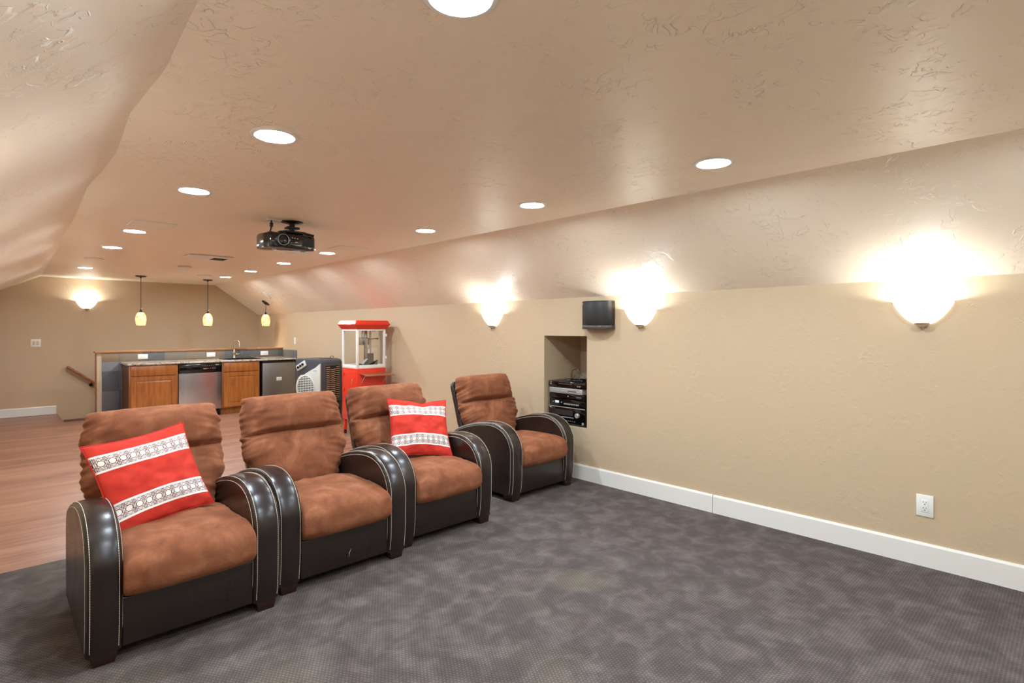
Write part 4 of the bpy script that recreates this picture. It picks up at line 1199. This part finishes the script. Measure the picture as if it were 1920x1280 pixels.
def make_arm(par, cx):
    m = MB()
    h = AW / 2
    sec = [(-h, -0.030), (-h - 0.001, -0.016), (-h + 0.003, -0.006), (-h + 0.010, -0.0015), (-h + 0.0135, -0.0028), (-h + 0.018, -0.0005), (-h + 0.035, 0.003), (0, 0.005)]
    sec = sec + [(-a_, b_) for a_, b_ in reversed(sec[:-1])]
    rows = []
    for i, (p, n_) in enumerate(zip(AP, AN)):
        wob = 0.0018 * n3(cx * 7, i * 0.35, 1.7)
        rows.append([(cx + sx, p.x + n_.x * (of + wob), p.y + n_.y * (of + wob)) for sx, of in sec])
    V = m.grid(rows)
    m.bm.faces.new([r[0] for r in V]); m.bm.faces.new([r[-1] for r in reversed(V)])
    m.bm.faces.new(V[0]); m.bm.faces.new(V[-1][::-1])
    m.bm.faces.new([V[0][0], V[0][-1], V[-1][-1], V[-1][0]])
    a_ = m.build('armrest', 'leather', par, angle=50)
    # stitching: two dashed lines by the seam on each edge
    cum = [0]
    for i in range(1, len(AP)): cum.append(cum[-1] + (AP[i] - AP[i - 1]).length)
    def at(s_):
        for i in range(1, len(AP)):
            if s_ <= cum[i]:
                t_ = (s_ - cum[i - 1]) / max(1e-9, cum[i] - cum[i - 1])
                return AP[i - 1].lerp(AP[i], t_), AN[i - 1].lerp(AN[i], t_)
        return AP[-1], AN[-1]
    for sx, of in ((-h + 0.0130, 0.0012), (-h - 0.0012, -0.019), (h - 0.0130, 0.0012), (h + 0.0012, -0.019)):
        s_ = 0.02
        m = MB()
        while s_ < 1.22:
            (pa, na), (pb, nb_), (pc, nc) = at(s_), at(s_ + 0.0045), at(s_ + 0.009)
            pts = []
            for p, n_ in ((pa, na), (pb, nb_), (pc, nc)):
                pts.append((cx + sx, p.x + n_.x * of, p.y + n_.y * of))
            m.tube(pts, [0.0009, 0.0017, 0.0009], 5)
            s_ += 0.0105
        m.build('stitching', 'thread', a_)
    return a_

def cushion_surface(fn, nu, nv, name, mat, par, uvs=None):
    m = MB(); rows = []
    for i in range(nv + 1):
        rows.append([fn(2 * j / nu, i / nv) for j in range(nu)])
    V = [[m.bm.verts.new(p) for p in r] for r in rows]
    for i in range(nv):
        for j in range(nu):
            m.bm.faces.new((V[i][j], V[i][(j + 1) % nu], V[i + 1][(j + 1) % nu], V[i + 1][j]))
    m.bm.faces.new(V[0][::-1]); m.bm.faces.new(V[-1])
    return m.build(name, mat, par, angle=80)

def superpt(t_, n_):
    """superellipse point, t_ 0..2 (0 = +x, 0.5 = +y)"""
    a_ = t_ * PI
    c_, s_ = math.cos(a_), math.sin(a_)
    return (math.copysign(abs(c_) ** (2 / n_), c_), math.copysign(abs(s_) ** (2 / n_), s_))

def make_seat(par, seed):
    # along v = x (left to right), ring in (y,z)
    w_ = CW / 2 - AW - 0.001
    def fn(t_, v):
        x = (2 * v - 1)
        end = (1 - abs(x) ** 14) ** (1 / 3.0) if abs(x) < 1 else 0
        end = 0.80 + 0.20 * end if abs(x) < 1 else 0.78
        c_, s_ = superpt(t_, 3.2)
        # y from front (-0.01) to back (0.62); z from .235 to .455
        y = 0.295 - 0.325 * c_ * (0.97 + 0.03 * end)
        z = 0.343 + 0.108 * s_ * end
        if s_ > 0:
            z += 0.020 * (1 - x * x) * max(0, s_) * (1 - 0.5 * abs(c_)) + 0.014 * max(0, c_) * s_
        frontness = max(0, c_)
        y -= 0.020 * frontness ** 2 * (1 - x ** 4) * (1 - 0.3 * s_)
        wr = n3(x * 2.2 + seed, y * 4, z * 5) * 0.010 + n3(x * 6 + seed, y * 7 + 3, z * 9) * 0.005
        edge = max(0, abs(x) - 0.62) / 0.38
        gath = math.sin((y * 70 if abs(s_) > 0.6 else z * 110) + 5 * n3(seed, y * 5, z * 6)) * 0.0030 * edge * (0.5 + n3(seed + 4, y * 9, z * 9))
        z += (wr + gath) * (1 if s_ > 0 else 0.3)
        y -= (wr * 0.7 + gath) * frontness
        return (x * w_, y, z)
    return cushion_surface(fn, 112, 90, 'seat_cushion', 'suede', par)

BD = Vector((0.0, 0.345, 0.939)).normalized()    # up the back
BNr = Vector((0.0, -BD.z, BD.y))                 # toward the sitter
def make_back(par, seed):
    o_ = Vector((0, 0.640, 0.375)); Hh = 0.615
    def fn(t_, s_):
        # ring in (x, n), s_ along the height
        hw = 0.262 + 0.074 * min(1, max(0, (s_ - 0.12) / 0.25)) ** 1.0 * (1 if s_ < 0.45 else 1 - 0.32 * ((s_ - 0.45) / 0.55) ** 2)
        capend = (1 - abs(2 * s_ - 1) ** 9) ** (1 / 2.4) if 0 < s_ < 1 else 0.0
        capw = 0.90 + 0.10 * min(1, capend * 1.0) if 0 < s_ < 1 else 0.88
        c_, n_ = superpt(t_, 2.7)
        x = c_ * hw * capw
        front = max(0, n_)
        # puffs: lumbar and head roll
        u = s_
        seam = 0.60 + 0.02 * n3(c_ * 1.5, seed, 2)
        d_ = abs(u - seam)
        crease = math.exp(-(d_ / 0.022) ** 2)
        puff = (0.100 if u < seam else 0.104) + 0.022 * math.sin(PI * min(1, max(0, (u - seam) / (1 - seam)))) if u > seam else 0.090 + 0.022 * math.sin(PI * u / seam)
        cw = 1 - 0.25 * abs(c_) ** 3
        th = puff * (0.25 + 0.75 * capend) if 0 < s_ < 1 else 0.02
        nn = n_ * th if n_ > 0 else n_ * 0.055 * max(capend, 0.2)
        if n_ > 0: nn -= crease * 0.046 * front * cw
        zz = s_ * Hh
        # gathers running in from the sides
        edge = max(0, abs(c_) - 0.45) / 0.55
        g = math.sin(zz * 165 + 5 * n3(seed + c_ * 1.2, zz * 6, 0.3)) * 0.0016 * edge * (0.45 + 1.0 * n3(seed, zz * 5, c_ * 2))
        g += math.sin(zz * 90 + 3 * n3(seed + 2, zz * 4, c_)) * 0.0012 * edge
        # wrinkles across the top edge
        tp = max(0, (s_ - 0.84) / 0.16)
        g += math.sin(x * 120 + 3 * n3(seed, x * 8, 1.0)) * 0.0016 * tp
        g += edge ** 0.7 * 0.014 * n3(x * 3.5 + seed, zz * 34 + 6 * x * c_, 4.4)
        g += 0.0065 * n3(x * 4 + seed, zz * 26, 8.1) * math.exp(-(d_ / 0.16) ** 2)
        # strokes fanning from the seam
        g += crease * 0.006 * n3(x * 22, seed, 3.3)
        wr = n3(x * 5 + seed, zz * 6, 0.7) * 0.012 + n3(x * 13 + seed, zz * 15, 1.7) * 0.0045
        x += c_ * abs(c_) * (g + wr * 0.5)
        nn += (g + wr) * front
        return o_ + Vector((x, 0, 0)) + BD * zz + BNr * nn
    return cushion_surface(fn, 120, 130, 'back_cushion', 'suede', par)

def make_recliner(seed, label):
    t = thing('recliner', label, 'armchair', (0, 0, 0), 0, 'row of theatre recliners')
    for sx in (-1, 1):
        a_ = make_arm(t, sx * (CW / 2 - AW / 2))
    m = MB(); m.box((-CW / 2 + AW, 0.022, 0.05), (CW / 2 - AW, 0.05, 0.258), 0.008, 3)
    m.box((-CW / 2 + AW, 0.05, 0.055), (CW / 2 - AW, 0.75, 0.225))
    fpn = m.build('front_panel', 'leather', t, angle=50)
    m = MB(); m.tube([(-CW / 2 + AW + 0.004, 0.024, 0.256), (CW / 2 - AW - 0.004, 0.024, 0.256)], 0.0035, 6); m.build('piping', 'leather', fpn)
    make_seat(t, seed)
    make_back(t, seed)
    # leather back shell
    m = MB()
    b0 = Vector((0, 0.690, 0.24)); hh = 0.76
    def pt(x, s_, n_): return b0 + Vector((x, 0, 0)) + BD * s_ * hh + BNr * n_
    pts = []
    out = [(-0.250, 0), (0.250, 0), (0.285, 0.42), (0.280, 0.88), (0.262, 0.935), (-0.262, 0.935), (-0.280, 0.88), (-0.285, 0.42)]
    A = [m.bm.verts.new(pt(x, s_, 0.0)) for x, s_ in out]; B = [m.bm.verts.new(pt(x, s_, -0.045)) for x, s_ in out]
    m.bm.faces.new(A); m.bm.faces.new(B[::-1])
    for k in range(8): m.bm.faces.new((A[k], B[k], B[(k + 1) % 8], A[(k + 1) % 8]))
    bmesh.ops.bevel(m.bm, geom=m.bm.edges[:], offset=0.008, segments=2, affect='EDGES', profile=0.5)
    m.build('back_shell', 'leather', t, angle=50)
    for sx in (-1, 1):
        for y_ in (0.07, 0.72):
            m = MB()
            cx = sx * (CW / 2 - 0.062)
            prof = [(cx - 0.048, 0.05), (cx + 0.048, 0.05), (cx + 0.038, 0.0), (cx - 0.038, 0.0)]
            m.prism(prof, 'Y', y_ - 0.05, y_ + 0.05, 0.003)
            m.build('foot', 'wood_foot', t)
    return t
SCU = (1.4880, 0.0960, 1.5030, 0.1410)
CH = [(0.673, 2.80, 0.0, 'nearest brown recliner with large tilted red pillow', 1.3),
      (1.475, 2.885, 0.0, 'brown recliner with no pillow, between the two holding red pillows', 5.1),
      (2.262, 2.975, 0.0, 'brown recliner holding the small upright red pillow, third from the left', 9.7),
      (3.425, 3.17, 0.0, 'brown recliner standing apart beside the wall niche', 13.9)]
for x, y, rz, l, sd_ in CH:
    c_ = make_recliner(sd_, l)
    c_.location = (x, y, 0); c_.rotation_euler = (0, 0, rz)
    if sd_ == 5.1:
        m = MB(); m.tube([(SCU[0] - x, 0.0215, SCU[1]), (SCU[0] + 0.003 - x, 0.0212, (SCU[1] + SCU[3]) / 2), (SCU[2] - x, 0.0215, SCU[3])], [0.0005, 0.0014, 0.0005], 6)
        o_ = m.build('scuff_mark', 'thread', c_); o_['label'] = 'short pale scuff on the leather front'

# ---------------------------------------------------------------- pillows
def make_pillow(label, loc, rot, w_, h_, seed, sag):
    t = thing('throw_pillow', label, 'pillow', loc, 0, 'red throw pillows')
    t.rotation_euler = rot
    NU = 72
    bm = bmesh.new()
    uvl = bm.loops.layers.uv.new('UVMap')
    def shape(u, v, side):
        # pinched corners, bulging body
        k = 0.085
        x = u * (1 - k * (1 - v * v)) * w_ / 2 * 1.03
        z = v * (1 - k * (1 - u * u)) * h_ / 2 * 1.03
        f = max(0, (1 - u * u)) ** 0.55 * max(0, (1 - v * v)) ** 0.55
        th = 0.066 * f
        wr = 0.010 * n3(u * 2 + seed, v * 2.4, side) + 0.005 * n3(u * 5 + seed, v * 6, side + 3)
        # folds running in from the edges
        wr += 0.006 * math.sin(14 * v + 3 * n3(u * 2, seed, v)) * max(0, abs(u) - 0.45) + 0.005 * math.sin(15 * u + seed) * max(0, abs(v) - 0.5)
        if sag: wr -= sag * math.exp(-((u - 0.12) / 0.16) ** 2) * max(0, v) ** 2
        z2 = z - (sag * 0.9 * math.exp(-((u - 0.12) / 0.28) ** 2) * max(0, v) ** 3 if sag else 0)
        y = -side * (th + wr * min(1, f * 3))
        return Vector((x, y, z2))
    def sheet(side):
        V = [[None] * (NU + 1) for _ in range(NU + 1)]
        for i in range(NU + 1):
            for j in range(NU + 1):
                u = math.sin((2 * j / NU - 1) * PI / 2) * 0.4 + (2 * j / NU - 1) * 0.6
                v = math.sin((2 * i / NU - 1) * PI / 2) * 0.4 + (2 * i / NU - 1) * 0.6
                V[i][j] = (bm.verts.new(shape(u, v, side)), u, v)
        for i in range(NU):
            for j in range(NU):
                q = (V[i][j], V[i][j + 1], V[i + 1][j + 1], V[i + 1][j])
                f = bm.faces.new([a[0] for a in q])
                for lp, a in zip(f.loops, q): lp[uvl].uv = (a[1] * 0.225, a[2] * 0.225)
    sheet(1.0); sheet(-1.0)
    bmesh.ops.remove_doubles(bm, verts=bm.verts[:], dist=0.0004)
    bmesh.ops.recalc_face_normals(bm, faces=bm.faces[:])
    me = bpy.data.meshes.new('cover'); bm.to_mesh(me); bm.free()
    me.materials.append(MT['pillow'])
    for p in me.polygons: p.use_smooth = True
    o_ = bpy.data.objects.new('cover', me); COL.objects.link(o_); o_.parent = t
    m = MB(); pts = []
    n_ = 40
    for k in range(4 * n_):
        e_, q = divmod(k, n_); q = -1 + 2 * q / n_
        u, v = [(q, -1), (1, q), (-q, 1), (-1, -q)][e_]
        pts.append(shape(u, v, 1.0) * 1.004)
    m.tube(pts, 0.0032, 6, closed=True); m.build('piping', 'red_pipe', t)
    return t
make_pillow('large tilted red pillow with white lattice bands on the nearest recliner', (0.592, 3.262, 0.655), (-0.50, -0.11, 0.26), 0.46, 0.46, 2.2, 0.0)
make_pillow('small upright red pillow with white lattice bands on the third recliner', (2.325, 3.432, 0.668), (-0.60, 0.085, -0.33), 0.45, 0.45, 6.6, 0.020)
